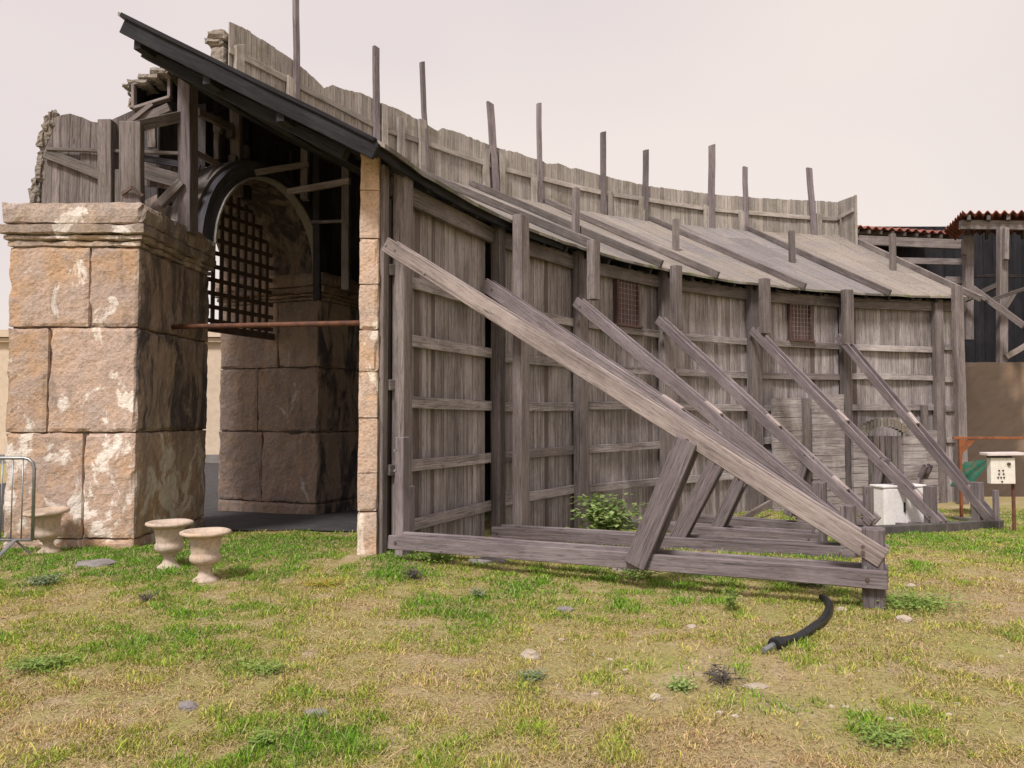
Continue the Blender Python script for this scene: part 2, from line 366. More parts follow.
# ------------------------------------------------------------------ stone gate piers
PW=[(-6.34,9.50),(-4.69,9.50),(-4.62,11.55),(-6.30,11.90)]
def lerp2(a,b,t): return (a[0]+(b[0]-a[0])*t,a[1]+(b[1]-a[1])*t)
def shrink(q,d):
    c=(sum(p[0] for p in q)/4,sum(p[1] for p in q)/4)
    r=[]
    for p in q:
        dx,dy=p[0]-c[0],p[1]-c[1]; r.append((p[0]-d*math.copysign(1,dx),p[1]-d*math.copysign(1,dy)))
    return r
def pier(name,label,q,z0,courses,ztop,mat,soot_shade,cor=0.13,seed=0):
    root=thing(name,label,'stone pier',(sum(p[0] for p in q)/4,sum(p[1] for p in q)/4,z0))
    m=MB(); g=.0035
    for k,(a,b,spl) in enumerate(courses):
        if spl is None: cells=[(0,1)]
        else: cells=[(0,spl),(spl,1)]
        for (u0,u1) in cells:
            e=[lerp2(q[0],q[1],u0),lerp2(q[0],q[1],u1),lerp2(q[3],q[2],u1),lerp2(q[3],q[2],u0)]
            e=shrink(e,g)
            so=list(soot_shade)
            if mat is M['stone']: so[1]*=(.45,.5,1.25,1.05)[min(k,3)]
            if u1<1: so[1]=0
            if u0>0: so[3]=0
            m.stone(e,a+g,b-g,.05,.014,.018,seed+k*5+int(u0*10),tuple(so),None)
    m.stone(shrink(q,.05),z0-.3,ztop-.05,.4,.0,.0,99,soot_shade,.25)     # dark core behind the joints
    m.build('shaft',mat,root)
    m=MB(); zc=courses[-1][1]
    H=ztop-zc
    steps=[(0.02,.0,.14),(.055,.14,.27),(cor,.27,.50),(cor*.72,.50,1.0)]
    for i,(ex,a,b) in enumerate(steps):
        m.stone(shrink(q,-ex),zc+a*H,zc+b*H-.003,.07,.016,.022,seed+40+i,tuple(s*.65 for s in soot_shade),1.05 if i!=2 else .85)
    m.build('cornice',M['cornice'] if mat is M['stone'] else mat,root)
    return root
zf=lambda y,Y: 1.6+ (at(512,y,Y).z-1.6)
pier('stone_pier','broad pink and orange stone gate pier behind the urns, with peeling white patches',PW,0,
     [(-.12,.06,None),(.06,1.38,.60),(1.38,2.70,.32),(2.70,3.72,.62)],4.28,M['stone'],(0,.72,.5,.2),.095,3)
A2=V((-3.60,14.10,0)); dj=V((-.927,.375,0)); df=V((.42,.907,0))
q2=[A2+dj*2.35,A2,A2+df*2.5,A2+df*2.5+dj*2.35]; q2=[(p.x,p.y) for p in q2]
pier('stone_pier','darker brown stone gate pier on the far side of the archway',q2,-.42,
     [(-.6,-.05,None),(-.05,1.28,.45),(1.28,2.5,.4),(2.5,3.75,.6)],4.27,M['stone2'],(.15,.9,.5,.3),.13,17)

# ------------------------------------------------------------------ arch vault over the passage
B1=V((-4.62,11.55,0)); mid=(B1+A2)/2; half=(A2-B1).length/2-.02; sd=(A2-B1).normalized(); pd=V((-sd.y,sd.x,0))
if pd.x>0: pd=-pd
ZS=4.24
def archpt(rad,t,dep,z=ZS): return mid+sd*(-math.cos(t)*rad)+pd*dep+V((0,0,z+math.sin(t)*rad*1.02))
root=thing('stone_archway','round vaulted archway spanning the two stone piers','archway',(mid.x,mid.y,ZS))
m=MB(); N=36; Dp=11
for (r0,dd) in ((half,0),):
    base=len(m.v)
    for j in range(Dp+1):
        for i in range(N+1):
            t=math.pi*i/N; d=.02*noise.noise(V((i*.6,j*.9,2)))
            for rr in (half+d,half+.12):
                m.v.append(archpt(rr,t,.12+2.15*j/Dp)); m.gv.append(V((i*.1,j*.2,0))); m.t.append(.62); m.k.append(max(.05,.97-.6*j/Dp))  # front darker, rear paler: back light painted into the vault colour
    S=2*(N+1)
    for j in range(Dp):
        for i in range(N):
            for o in (0,1): m.f.append((base+j*S+2*i+o,base+j*S+2*i+2+o,base+(j+1)*S+2*i+2+o,base+(j+1)*S+2*i+o))
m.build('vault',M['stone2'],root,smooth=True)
def ring(r0,r1,d0,d1,mat,name,parent,tint=1):
    m=MB(); n=44
    for i in range(n+1):
        t=math.pi*i/n
        for (rr,dd) in ((r0,d0),(r1,d0),(r1,d1),(r0,d1)):
            jj=.008*noise.noise(V((i*.7,rr*3,dd*5)))
            m.v.append(archpt(rr+jj,t,dd)); m.gv.append(V((i*.1,rr,dd))); m.t.append(tint); m.k.append(0)
    for i in range(n):
        for j in range(4): m.f.append((4*i+j,4*i+(j+1)%4,4*i+4+(j+1)%4,4*i+4+j))
    m.f.append((0,1,2,3)); m.f.append((4*n,4*n+3,4*n+2,4*n+1))
    return m.build(name,mat,parent)
ring(half-.01,half+.22,-.03,.11,M['dark'],'arch_ring',root,1.6)
ring(half-.045,half-.012,-.07,.10,M['block'],'pale_rim',root,.7)
ring(half+.20,half+.27,.12,.6,M['mid'],'outer_former',root)

# portcullis
dep=1.05
gl=B1+pd*dep; gr=A2+pd*dep; gd=(gr-gl).normalized(); L=(gr-gl).length; zb=3.12
root=thing('portcullis','dark rusty iron lattice portcullis hanging in the archway','portcullis',(gl+gr)/2+V((0,0,zb)))
m=MB(); nv=14; nh=11
def ztop(u):
    x=(u-.5)*L; return ZS+math.sqrt(max(0,half**2-x*x))*1.02-.04
for i in range(1,nv):
    u=i/nv; p=gl+gd*(L*u); m.beam(p+V((0,0,zb)),p+V((0,0,ztop(u))),.075,.03,gd,2,.004)
m.build('upright_bar',M['iron'],root)
m=MB()
for k in range(nh):
    z=zb+.1+k*.235
    us=[u/60 for u in range(1,60) if ztop(u/60)>z]
    if len(us)>2: m.beam(gl+gd*(L*us[0])+V((0,0,z))+pd*-.022,gl+gd*(L*us[-1])+V((0,0,z))+pd*-.022,.03,.072,V((0,0,1)).cross(gd),2,.004)
m.build('cross_bar',M['iron'],root)
m=MB(); m.beam(gl+V((0,0,zb-.03)),gr+V((0,0,zb-.03)),.08,.12,pd,3,.004); m.build('bottom_rail',M['iron'],root)

# iron tie bar across the passage
p0=at(166,327,10.45); p1=at(361,323,8.95)
m=MB(); m.tube([p0,p0.lerp(p1,.3),p0.lerp(p1,.6),p1],.033,8); tag(m.build('tie_bar',M['rust'],smooth=True),'long horizontal rusty red iron bar between the stone pier and the wooden wall','bar')

# quoin column at the end of the plank wall
xl=at(358,400,8.82).x; xr=at(377.5,400,8.82).x
root=None
m=MB(); ys=[600,512,473,418,372,330,284,238,190,152]
for i in range(len(ys)-1):
    z0=at(368,ys[i],8.82).z; z1=at(368,ys[i+1],8.82).z
    dx=random.uniform(-.006,.006)
    m.stone([(xl+dx,8.82),(xr+dx*.3,8.82),(xr+.0+dx*.3,9.25),(xl-.02+dx,9.25)],z0+.002,z1-.002,.04,.007,.007,60+i)
tag(m.build('stone_column',M['quoin']),'narrow upright column of squared orange stone blocks at the end of the plank wall','column')

# ------------------------------------------------------------------ curved plank wall
WA=[aw(385),aw(497),aw(583),aw(670),aw(757),aw(846),aw(940),aw(966)]
root=thing('plank_wall','long curved wall of grey weathered planks with posts and rails','plank wall',pol(aw(670),W,-.5))
def zg(p): return gz0(p.x,p.y)
WIN=[(616,637,277,325),(789,810,300,340)]
for k in range(7):
    m=MB(); a=WA[k]; wide=(.13,.2)
    aend_=WA[k+1]-((.34,.27,.24,.22,.20,.18,0)[k]/W)
    while a<aend_-.002:
        w=random.uniform(.08,.14); da=min(w/W,aend_-a); c=a+da/2
        b=pol(c,W+.02+random.uniform(-.003,.003),0); b.z=zg(b)-.05
        zt=ZE+.02+random.uniform(-.02,.02)
        m.plank(b,zt,zt,da*W-.006,.022,tang(c),None if random.random()>.15 else random.choice((.74,.76,1.2)))
        a+=da
    m.build('plank_panel',M['plank'],root)
    # rails
    for zr in (3.29,2.53,1.77,.98,.26):
        if k==3 and zr==3.29: pass
        m=MB(); n=4
        a0=WA[k]+(.008 if k else .012); a1=WA[k+1]-.004
        j=random.uniform(-.03,.03)
        if zr<.5 and k>3: continue
        m.beam(pol(a0,W-.03,zr+j+random.uniform(-.02,.02)),pol(a1,W-.03,zr+j+random.uniform(-.02,.02)),.05,.15,radial((a0+a1)/2),2,.004)
        m.build('rail',M['plank'],root,.006)
    m=MB(); m.beam(pol(WA[k],W-.045,ZE-.16),pol(WA[k+1],W-.045,ZE-.16),.07,.24,radial((WA[k]+WA[k+1])/2),3,.005)
    m.build('head_beam',M['post'],root,.008)
def wallpost(px,wpx,ytop,ybot,r,thick,mat,name='post',par=None,tint=None,ext=0):
    c=circ(px,400,r); a=ang(c); w=wpx/F*c.y/ max(.35,abs(tang(a).dot(V((1,0,0)))*.55+.45))
    zt=circ(px,ytop,r).z; zb=circ(px,ybot,r).z if ybot else zg(c)-.05
    m=MB(); m.beam(V((c.x,c.y,zb)),V((c.x,c.y,zt)),w,thick,tang(a),4,.006,tint)
    return m.build(name,mat,par or root,.008)
# wall posts: (pixel column, width in pixels, top, bottom or None)
for px,w,yt,yb,r in ((381.5,7,165,None,W-.03),(402,12,166,None,W-.17),(498,9,226,None,W-.13),(521,12,216,None,W-.50),
                     (581,12,252,None,W-.14),(594,9,241,300,W-.50),(667,14,272,None,W-.14),(677,9,266,330,W-.50),
                     (755,14,284,None,W-.14),(766,9,279,334,W-.50),(846,9,298,None,W-.13),(849,10,290,345,W-.50),
                     (939,9,300,None,W-.12),(960,9,286,None,W-.50),(806,7,398,None,W-.40),(924,6,405,None,W-.16)):
    wallpost(px,w,yt,yb,r,.16 if w>8 else .1,M['post'])
# barred windows
for (x0,x1,y0,y1) in WIN:
    c0=circ(x0,y0,W-.05); c1=circ(x1,y1,W-.05); a0,a1=ang(c0),ang(c1); zt,zb=c0.z,circ((x0+x1)/2,y1,W-.05).z
    if zt-zb<.9: pass
    am=(a0+a1)/2; rr=W-.05
    m=MB(); m.beam(pol(am,rr+.035,zb),pol(am,rr+.035,zt),(a1-a0)*W,.02,tang(am),1,0,.95); wn=m.build('window',M['brown'],root)
    m=MB()
    for aa in (a0,a1): m.beam(pol(aa,rr-.01,zb-.03),pol(aa,rr-.01,zt+.03),.05,.09,tang(am),1,0,.7)
    m.beam(pol(a0,rr-.01,zt+.02),pol(a1,rr-.01,zt+.02),.06,.05,radial(am),1,0,.7); m.beam(pol(a0-.004,rr-.03,zb-.02),pol(a1+.004,rr-.03,zb-.02),.16,.05,radial(am),1,0,.75)
    m.build('frame',M['brown'],wn)
    m=MB()
    for i in range(1,6): aa=a0+(a1-a0)*i/6; m.tube([pol(aa,rr-.045,zb),pol(aa,rr-.045,zt)],.0045,5)
    for i in range(1,9): z=zb+(zt-zb)*i/9; m.tube([pol(a0,rr-.045,z),pol(a1,rr-.045,z)],.004,5)
    m.build('grille',M['steel'],wn)
# small pipe and loose ends in the first recess
m=MB(); b=circ(389,480,W-.05); m.beam(V((b.x,b.y,-.1)),V((b.x,b.y,4.2)),.10,.03,tang(ang(b)),3,.003,.6); m.build('edge_board',M['mid'],root)
for y in (270,385,470,543):
    m=MB(); p=at(386,y,9.0); q=at(396,y,9.15); m.beam(p,q,.12,.13,None,1,0); m.build('rail_end',M['post'],root,.006)

# ------------------------------------------------------------------ roof over the gallery
RP=R+5.9
ZR=circ(608,218,RP).z; SL=(ZR-ZE)/(RP-R)
AG=ang(circ(376,151,R)); AE=ang(circ(966,298,R)); AP=ang(circ(228,60,RP))
def wid(a): return 3.5+ (5.9-3.5)*sm((a-AG)/max(.01,(AP-AG))) if AP>AG else 5.9
def zroof(a,r): 
    s=SL if a>AG+.25 else SL+(0.555-SL)*(1-(a-AG)/.25)
    return ZE+s*(r-R)
root=thing('lean_to_roof','long curved lean-to roof of pale felt laid against the plank parapet','roof',pol(aw(700),R+2.5,ZE+1))
BAT=[AG]+[ang(circ(px,y,R)) for px,y in ((592,254),(655,269),(711,278),(797,290),(881,297))]+[AE]
tints=[.1,.1,.65,.35,-.35,.6,.3]
for k in range(len(BAT)-1):
    m=MB(); na=max(4,int((BAT[k+1]-BAT[k])*R/.35)); nr=16
    for i in range(na+1):
        a=BAT[k]+(BAT[k+1]-BAT[k])*i/na
        for j in range(nr+1):
            t=j/nr; r=R-.10+(wid(a)+.10)*t; z=zroof(a,r)+.10+.018*noise.noise(V((a*R*.9,r*.8,1)))
            if j==0: z+=.02*noise.noise(V((a*R*3,0,7))); r+=.03*noise.noise(V((a*R*2.4,4,7)))
            p=pol(a,r,z)
            for dz in (0,-.05):
                m.v.append(p+V((0,0,dz))); m.gv.append(V(((r-R+.1),a*R,dz))); m.t.append(tints[k]); m.k.append(0)
    S=2*(nr+1)
    for i in range(na):
        for j in range(nr):
            for o in (0,1): m.f.append((i*S+2*j+o,i*S+2*j+2+o,(i+1)*S+2*j+2+o,(i+1)*S+2*j+o))
        m.f.append((i*S,i*S+1,(i+1)*S+1,(i+1)*S)); m.f.append((i*S+2*nr,i*S+2*nr+1,(i+1)*S+2*nr+1,(i+1)*S+2*nr))
    for i in (0,na):
        for j in range(nr): m.f.append((i*S+2*j,i*S+2*j+1,i*S+2*j+3,i*S+2*j+2))
    m.build('roof_sheet',M['roof'],root)
# battens lying on the felt
for px,y,ex,q in ((592,254,.06,0),(655,269,.12,0),(711,278,.15,1),(797,290,.2,1),(881,297,.25,1),(966,298,.45,1)):
    a=ang(circ(px,y,R)); m=MB(); r0=R-ex-.05; r1=R+wid(a)-.05
    m.beam(pol(a,r0,zroof(a,r0)+.19),pol(a,r1,zroof(a,r1)+.19),.07,.15,tang(a),5,.006)
    m.build('batten',M['mid' if px<700 else 'post'],root,.008)
# rafters below and eave board
nr=26
for i in range(nr+1):
    a=AG+.006+(AE-AG-.012)*i/nr; r0=R+.02; r1=R+wid(a)-.1
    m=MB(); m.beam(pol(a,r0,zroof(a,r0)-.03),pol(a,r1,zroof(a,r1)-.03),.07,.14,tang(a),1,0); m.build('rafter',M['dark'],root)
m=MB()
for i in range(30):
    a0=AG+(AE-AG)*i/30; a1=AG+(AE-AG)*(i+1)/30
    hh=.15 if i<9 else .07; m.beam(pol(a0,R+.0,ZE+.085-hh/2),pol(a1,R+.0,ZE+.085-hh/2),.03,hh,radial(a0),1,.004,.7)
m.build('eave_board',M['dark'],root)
# gable verge: barge board with purlin ends
m=MB(); r0=R-.02; r1=R+3.38
for (off,dz,h,w) in ((-.03,-.05,.18,.05),(-.045,.075,.05,.07)):
    aa=AG+off/R; m.beam(pol(aa,r0,zroof(AG,r0)+dz),pol(aa,r1,zroof(AG,r1)+dz),w,h,tang(AG),5,.006,.55)
m.build('barge_board',M['dark'],root,.006)
m=MB(); aa=AG+.25/R; m.beam(pol(aa,R+.5,zroof(AG,R+.5)-.22),pol(aa,R+3.35,zroof(AG,R+3.35)-.22),.12,.13,tang(AG),4,.005,.7); m.build('verge_rafter',M['dark'],root,.006)
for rr in (R+1.2,R+2.2,R+3.2):
    m=MB()
    for i in range(22):
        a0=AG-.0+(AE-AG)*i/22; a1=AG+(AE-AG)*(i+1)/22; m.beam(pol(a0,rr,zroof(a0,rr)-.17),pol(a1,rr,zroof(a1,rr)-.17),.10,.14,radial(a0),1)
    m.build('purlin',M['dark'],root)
# stub posts standing on the felt
for px,y0,y1,r in ((576,188,228,R+2.0),(676,219,247,R+2.2),(792,231,259,R+2.3),(893,234,269,R+2.0)):
    b=circ(px,y1,r); a=ang(b); b=pol(a,r,zroof(a,r)+.05); t=circ(px,y0,r); m=MB(); m.beam(b,V((b.x,b.y,t.z)),.15,.12,tang(a),2,.006); m.build('stub_post',M['post'],root,.008)

# inner posts carrying the roof, tall framing behind the gable
root=thing('gallery_frame','rough timber frame of posts and ties inside the dark gallery behind the arch','timber frame',(-4.0,12.5,4.3))
def fr(px0,y0,px1,y1,Y0,Y1,w,h,name,mat='mid',tint=None,segs=3):
    m=MB(); m.beam(at(px0,y0,Y0),at(px1,y1,Y1),w,h,None if abs(px0-px1)>14 else (1,0,0),segs,.004,tint); return m.build(name,M[mat],root,.006)
fr(237,196,236,100,12.6,12.6,.16,.16,'post','pale',1.2); fr(246,200,246,100,13.2,13.2,.15,.15,'post','dark')  # paler wood for the lit posts and ties; light put into the colour
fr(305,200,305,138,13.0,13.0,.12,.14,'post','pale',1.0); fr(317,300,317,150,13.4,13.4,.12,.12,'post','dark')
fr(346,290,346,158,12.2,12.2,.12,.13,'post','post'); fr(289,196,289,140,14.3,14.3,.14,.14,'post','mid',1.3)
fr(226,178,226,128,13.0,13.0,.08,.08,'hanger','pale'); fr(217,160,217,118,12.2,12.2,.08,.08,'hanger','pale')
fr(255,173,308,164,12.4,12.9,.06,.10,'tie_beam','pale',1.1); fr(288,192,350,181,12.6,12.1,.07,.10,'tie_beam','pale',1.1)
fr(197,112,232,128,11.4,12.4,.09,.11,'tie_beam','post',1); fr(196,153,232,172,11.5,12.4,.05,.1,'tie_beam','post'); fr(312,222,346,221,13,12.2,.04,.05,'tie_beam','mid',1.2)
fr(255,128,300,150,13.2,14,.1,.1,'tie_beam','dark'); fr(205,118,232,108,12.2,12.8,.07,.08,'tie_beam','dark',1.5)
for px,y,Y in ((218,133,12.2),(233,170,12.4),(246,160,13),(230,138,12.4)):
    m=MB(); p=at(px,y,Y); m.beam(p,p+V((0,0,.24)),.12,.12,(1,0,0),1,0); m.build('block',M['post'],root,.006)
# dark rear boarding of the gallery, from pier level up to the roof
root=thing('rear_boarding','dark rear boarding of the gallery seen in the shade above the archway','boarding',pol(aw(330,200,R+4.8),R+4.9,4.3))
a=aw(205,150,R+5.2); m=MB(); aend=aw(700,300,R+5)
a=AG-.02
while a<AE:
    w=.2; c=a+w/2/R; r=R+4.95 if a>AG+.1 else R+4.95
    b=pol(c,r,4.28); zt=zroof(max(c,AG),r)-.05
    if b.x>-6.2 and b.y>11.75:
        b2=b.copy(); q_=(b-V((mid.x,mid.y,b.z))); ss=q_.dot(sd)
        if abs(ss)<half+.2: b2.z=ZS+.1+math.sqrt(max(0.0,(half+.2)**2-ss*ss))
        m.plank(b2,zt,zt,w*1.3,.03,tang(c),.8)
    a+=w/R
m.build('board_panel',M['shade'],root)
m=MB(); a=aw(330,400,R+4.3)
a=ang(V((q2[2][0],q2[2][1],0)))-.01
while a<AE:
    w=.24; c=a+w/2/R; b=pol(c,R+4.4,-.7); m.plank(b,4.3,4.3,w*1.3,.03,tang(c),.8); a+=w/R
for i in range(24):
    rr=W+.05+i*.24; b=pol(AE-.004,rr,-.75); m.plank(b,zroof(AE,rr)+.02,zroof(AE,rr)+.02,.25,.03,radial(AE),1.2)  # unseen end wall, added to keep the gallery dark
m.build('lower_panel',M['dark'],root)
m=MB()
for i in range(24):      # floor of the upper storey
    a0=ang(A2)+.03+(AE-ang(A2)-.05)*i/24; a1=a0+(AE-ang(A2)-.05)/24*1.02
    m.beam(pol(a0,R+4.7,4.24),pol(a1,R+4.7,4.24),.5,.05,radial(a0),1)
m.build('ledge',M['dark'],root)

# ------------------------------------------------------------------ parapet
TOP=[(228,20),(240,26),(290,58),(300,66),(318,82),(322,88),(331,84),(345,90),(360,92),(378,102),(400,110),(430,127),(437,131),(441,128),(452,130),(500,149),(520,153),(527,157),(540,160),(548,164),(558,163),(572,169),(577,168),(600,175),(630,182),(650,186),(710,194),(760,198),(800,200),(838,202)]
RAIL=[(230,50),(246,58),(373,125),(482,163),(534,177),(602,193),(706,209),(807,218),(838,219)]
def interp(T,x):
    for (a,b),(c,d) in zip(T,T[1:]):
        if x<=c: return b+(d-b)*(x-a)/(c-a)
    return T[-1][1]
root=thing('plank_parapet','tall curved parapet of weathered planks with a broken top edge above the roof','parapet',pol(aw(600,200,RP),RP,ZR))
edges=[228,296,376,424,497,540,604,646,712,747,815,838]
for k in range(len(edges)-1):
    m=MB(); px=edges[k]
    a=aw(px,100,RP); ae=aw(edges[k+1],150,RP)
    while a<ae-.001:
        w=random.uniform(.09,.15); da=min(w/RP,ae-a); c=a+da/2; p=pol(c,RP,6)
        def pxof(pp): 
            d=pp-CAM; return 512+F*d.x/(d.y*CP+d.z*SP)
        l=pol(a,RP,6.5); r_=pol(a+da,RP,6.5); x0,x1=pxof(l),pxof(r_)
        z0=circ(x0,interp(TOP,max(228,x0)),RP).z; z1=circ(x1,interp(TOP,min(838,x1)),RP).z
        jj=random.uniform(-.018,.008)
        b=pol(c,RP+random.uniform(-.006,.006),ZR-.7)
        m.plank(b,z0+jj,z1+jj,da*RP-.010,.028,tang(c))
        a+=da
    m.build('plank_panel',M['parapet'],root)
    m=MB(); pa=edges[k]+1; pb=edges[k+1]-1
    p=circ(pa,interp(RAIL,pa),RP-.045); q=circ(pb,interp(RAIL,pb),RP-.045)
    m.beam(p,q,.05,.13,radial(ang(p)),3,.005); m.build('rail',M['parapet'],root,.006)
# return panel at the far end
m=MB(); pe=circ(838,202,RP); ae=ang(pe); pend=circ(855,196,RP-1.15); rd=(pend-pe); rd.z=0; LR=rd.length; rd.normalize()
for i in range(9):
    b=pe+rd*(LR*(i+.5)/9); zt=pe.z+(pend.z-pe.z)*(i+.5)/9; b.z=ZR-.7; m.plank(b,zt-.01,zt+.01,LR/9-.004,.028,rd)
m.build('return_panel',M['parapet'],root)
pe2=pe+rd*(LR+.03); m=MB(); m.beam(V((pe2.x,pe2.y,ZR-.8)),V((pe2.x,pe2.y,pend.z+.02)),.07,.07,rd,2,.004); m.build('end_post',M['parapet'],root,.006)
m=MB(); p=circ(838,219,RP)+rd*.02-tang(ae)*.04; m.beam(p,p+rd*LR*.95,.05,.12,tang(ae),1); m.build('rail',M['parapet'],root,.006)
# tall poles, each with a short clamping post beside it
for (xt,yt,xb,yb,wp,name) in ((296,-14,297,112,6,'pole'),(376,47,377,140,7,'pole'),(422,62,428,170,5,'pole'),(490,103,497,192,8,'pole'),(539,103,540,206,5,'pole'),(603,132,604,222,6,'pole'),(646,150,645,226,6,'pole'),(712,145,711,236,7,'pole'),(745,167,746,234,5,'pole'),(809,168,815,240,6,'pole'),
        (291,78,291,120,10,'short_post'),(384,105,384,150,8,'short_post'),(401,118,401,160,9,'short_post'),(422,120,424,175,10,'short_post'),(486,150,486,195,8,'short_post'),(502,150,502,200,7,'short_post'),(534,178,534,210,7,'short_post'),(610,192,610,224,6,'short_post'),(642,197,641,228,7,'short_post'),(707,206,707,238,8,'short_post'),(742,212,742,236,8,'short_post'),(819,214,820,242,6,'short_post'),(843,207,843,244,6,'short_post'),(239,45,239,86,11,'short_post')):
    rr=RP-.09 if name=='pole' else RP-.085
    if xt==843: rr=RP-.3
    t=circ(xt,yt,rr); b=circ(xb,yb,rr); b.z=min(b.z,ZR)-.25; w=wp/F*t.y*.95
    m=MB(); m.beam(b,t,w,.09,tang(ang(b)),5,.008,None,random.uniform(-.5,.5)); m.build(name,M['purple' if name=='pole' else 'parapet'],root,.006)
# plaster crust on the near end
m=MB()
for (x0,x1,y0,y1,dd) in ((206,226,30,40,.0),(204,222,38,46,-.02),(209,225,45,82,.03)):
    Y=circ(228,50,RP).y; p=at(x0,y1,Y+dd); q=at(x1,y0,Y+dd); m.stone([(p.x,Y-.05+dd),(q.x,Y-.05+dd),(q.x+.1,Y+.5),(p.x+.1,Y+.5)],p.z,q.z,.07,.03,.035,x0)
m.build('plaster_edge',M['crust'],root)

# ------------------------------------------------------------------ broken plank screen on the near pier
YS=11.35
root=thing('plank_screen','broken screen of planks with crumbling plaster edge standing on the near stone pier','plank screen',at(100,210,YS))
TP=[(36,135),(50,119),(66,113),(82,118),(96,125),(108,121),(126,113),(150,103),(168,92),(200,90)]
m=MB(); px=42
while px<128:
    w=random.uniform(7,11); c=at(px+w/2,200,YS+.0+random.uniform(-.008,.008)); c.z=4.2
    z0=at(px,interp(TP,px),YS).z; z1=at(px+w,interp(TP,px+w),YS).z
    m.plank(c,z0,z1,(w-.25)/F*YS,.03,(1,0,0),.95 if px<125 else .5); px+=w
m.build('plank_panel',M['post'],root)
m=MB()
for i,(x,y,r) in enumerate(((36,196,.11),(38,186,.10),(42,172,.10),(43,160,.09),(45,150,.09),(44,140,.10),(47,132,.10),(49,124,.08),(53,119,.06))):
    p=at(x,y,YS+.02); r*=.8; m.stone([(p.x-r,YS-.05),(p.x+r*.7,YS-.05),(p.x+r*.7,YS+.12),(p.x-r*.8,YS+.14)],p.z-.15,p.z+.13,.03,.045,.045,i+7,(0,0,0,0),.85,7)
m.build('plaster_edge',M['crust'],root)
def sc(px0,y0,px1,y1,Y,w,h,name,mat='post',tint=None,side=None,Y1=None):
    m=MB(); m.beam(at(px0,y0,Y),at(px1,y1,Y1 or Y),w,h,side,3,.004,tint); return m.build(name,M[mat],root,.006)
m=MB(); px=124
while px<204:
    c=at(px+4.5,200,12.3); c.z=4.2; z0=at(px,118 if px<150 else 104,12.3).z; m.plank(c,z0,z0,8.8/F*12.3,.03,(1,0,0),.95); px+=9
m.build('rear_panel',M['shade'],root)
m=MB(); px=140
while px<186:
    a_=at(px+4,186+ (px-140)*.12,YS+.1); b_=at(px+4,158+(px-140)*.28,YS+.1); m.plank(a_,b_.z,b_.z,7.6/F*YS,.03,(1,0,0),.8); px+=8
m.build('low_panel',M['post'],root)
sc(47,149,192,154,YS-.08,.05,.05,'rail','mid'); sc(46,153,106,177,YS-.06,.05,.16,'brace','mid',1.2)
sc(107,222,107,121,YS-.1,.20,.16,'post','post',1.1,(1,0,0)); sc(152,148,152,118,YS-.06,.13,.06,'board','mid',1.6,(1,0,0))
sc(118,222,118,170,YS-.1,.07,.06,'board','post',1.,(1,0,0)); sc(140,170,192,185,YS-.06,.05,.22,'brace','mid',1.0)
sc(143,158,200,168,YS-.03,.04,.1,'rail','dark')
# timber post on the front corner of the pier, and the tall one below the verge
root=thing('corner_post','square timber post on the outer corner of the near pier, tied back by a beam','timber post',at(132,200,9.95))
m=MB(); m.beam(at(132,214,9.95),at(132,124,9.95),.26,.2,(1,.18,0),4,.006,1.15); m.build('post',M['post'],root,.01)
m=MB(); m.beam(at(131,128,9.98),at(184,116,10.75),.1,.15,None,3,.005,1.15); m.build('beam',M['post'],root,.008)
m=MB(); m.beam(at(122,194,9.83),at(132,187,9.80),.025,.04,None,1); m.beam(at(132,187,9.80),at(143,196,9.83),.025,.04,None,1); m.build('strap',M['iron'],root)
m=MB(); m.beam(at(188,234,10.72),at(188,76,10.72),.20,.2,(1,-.25,0),5,.006,.95)
tag(m.build('timber_post',M['purple'],bevel=.01),'tall square timber post standing on the near pier under the dark barge board','timber post')
m=MB(); m.beam(at(160,205,10.6),at(182,182,10.6),.1,.12,None,2,.004); tag(m.build('loose_timber',M['post'],bevel=.006),'short slanting timber lying on the pier beside the tall post','timber')
# framed box opening
root=thing('box_opening','small wooden framed box opening with crumbling plaster top under the barge board','window box',at(152,108,11.1))
Yb=11.1; P=[at(134,109,Yb),at(170,98,Yb+.1),at(170,76,Yb+.1),at(134,85,Yb)]
m=MB()
for i in range(4): m.beam(P[i],P[(i+1)%4],.10,.045,(0,1,0),1,0,1.6)
m.build('frame',M['post'],root,.006)
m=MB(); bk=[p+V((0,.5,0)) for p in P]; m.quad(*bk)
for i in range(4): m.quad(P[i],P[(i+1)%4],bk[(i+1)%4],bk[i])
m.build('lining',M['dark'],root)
m=MB()
for i,(x0,x1,y0,y1) in enumerate(((123,132,84,90),(126,133,90,99),(128,134,97,110),(128,150,80,85),(140,160,75,80),(150,170,69,76))):
    p=at(x0,y1,Yb); q=at(x1,y0,Yb); m.stone([(p.x,Yb-.08),(q.x,Yb-.08),(q.x,Yb+.4),(p.x,Yb+.4)],p.z,q.z,.04,.03,.03,i)
m.build('plaster_edge',M['crust'],root)
m=MB(); m.beam(at(127,124,10.9),at(152,104,10.95),.05,.06,None,1); m.beam(at(138,122,11.0),at(170,108,11.0),.1,.12,None,1); m.build('broken_lath',M['post'],root)

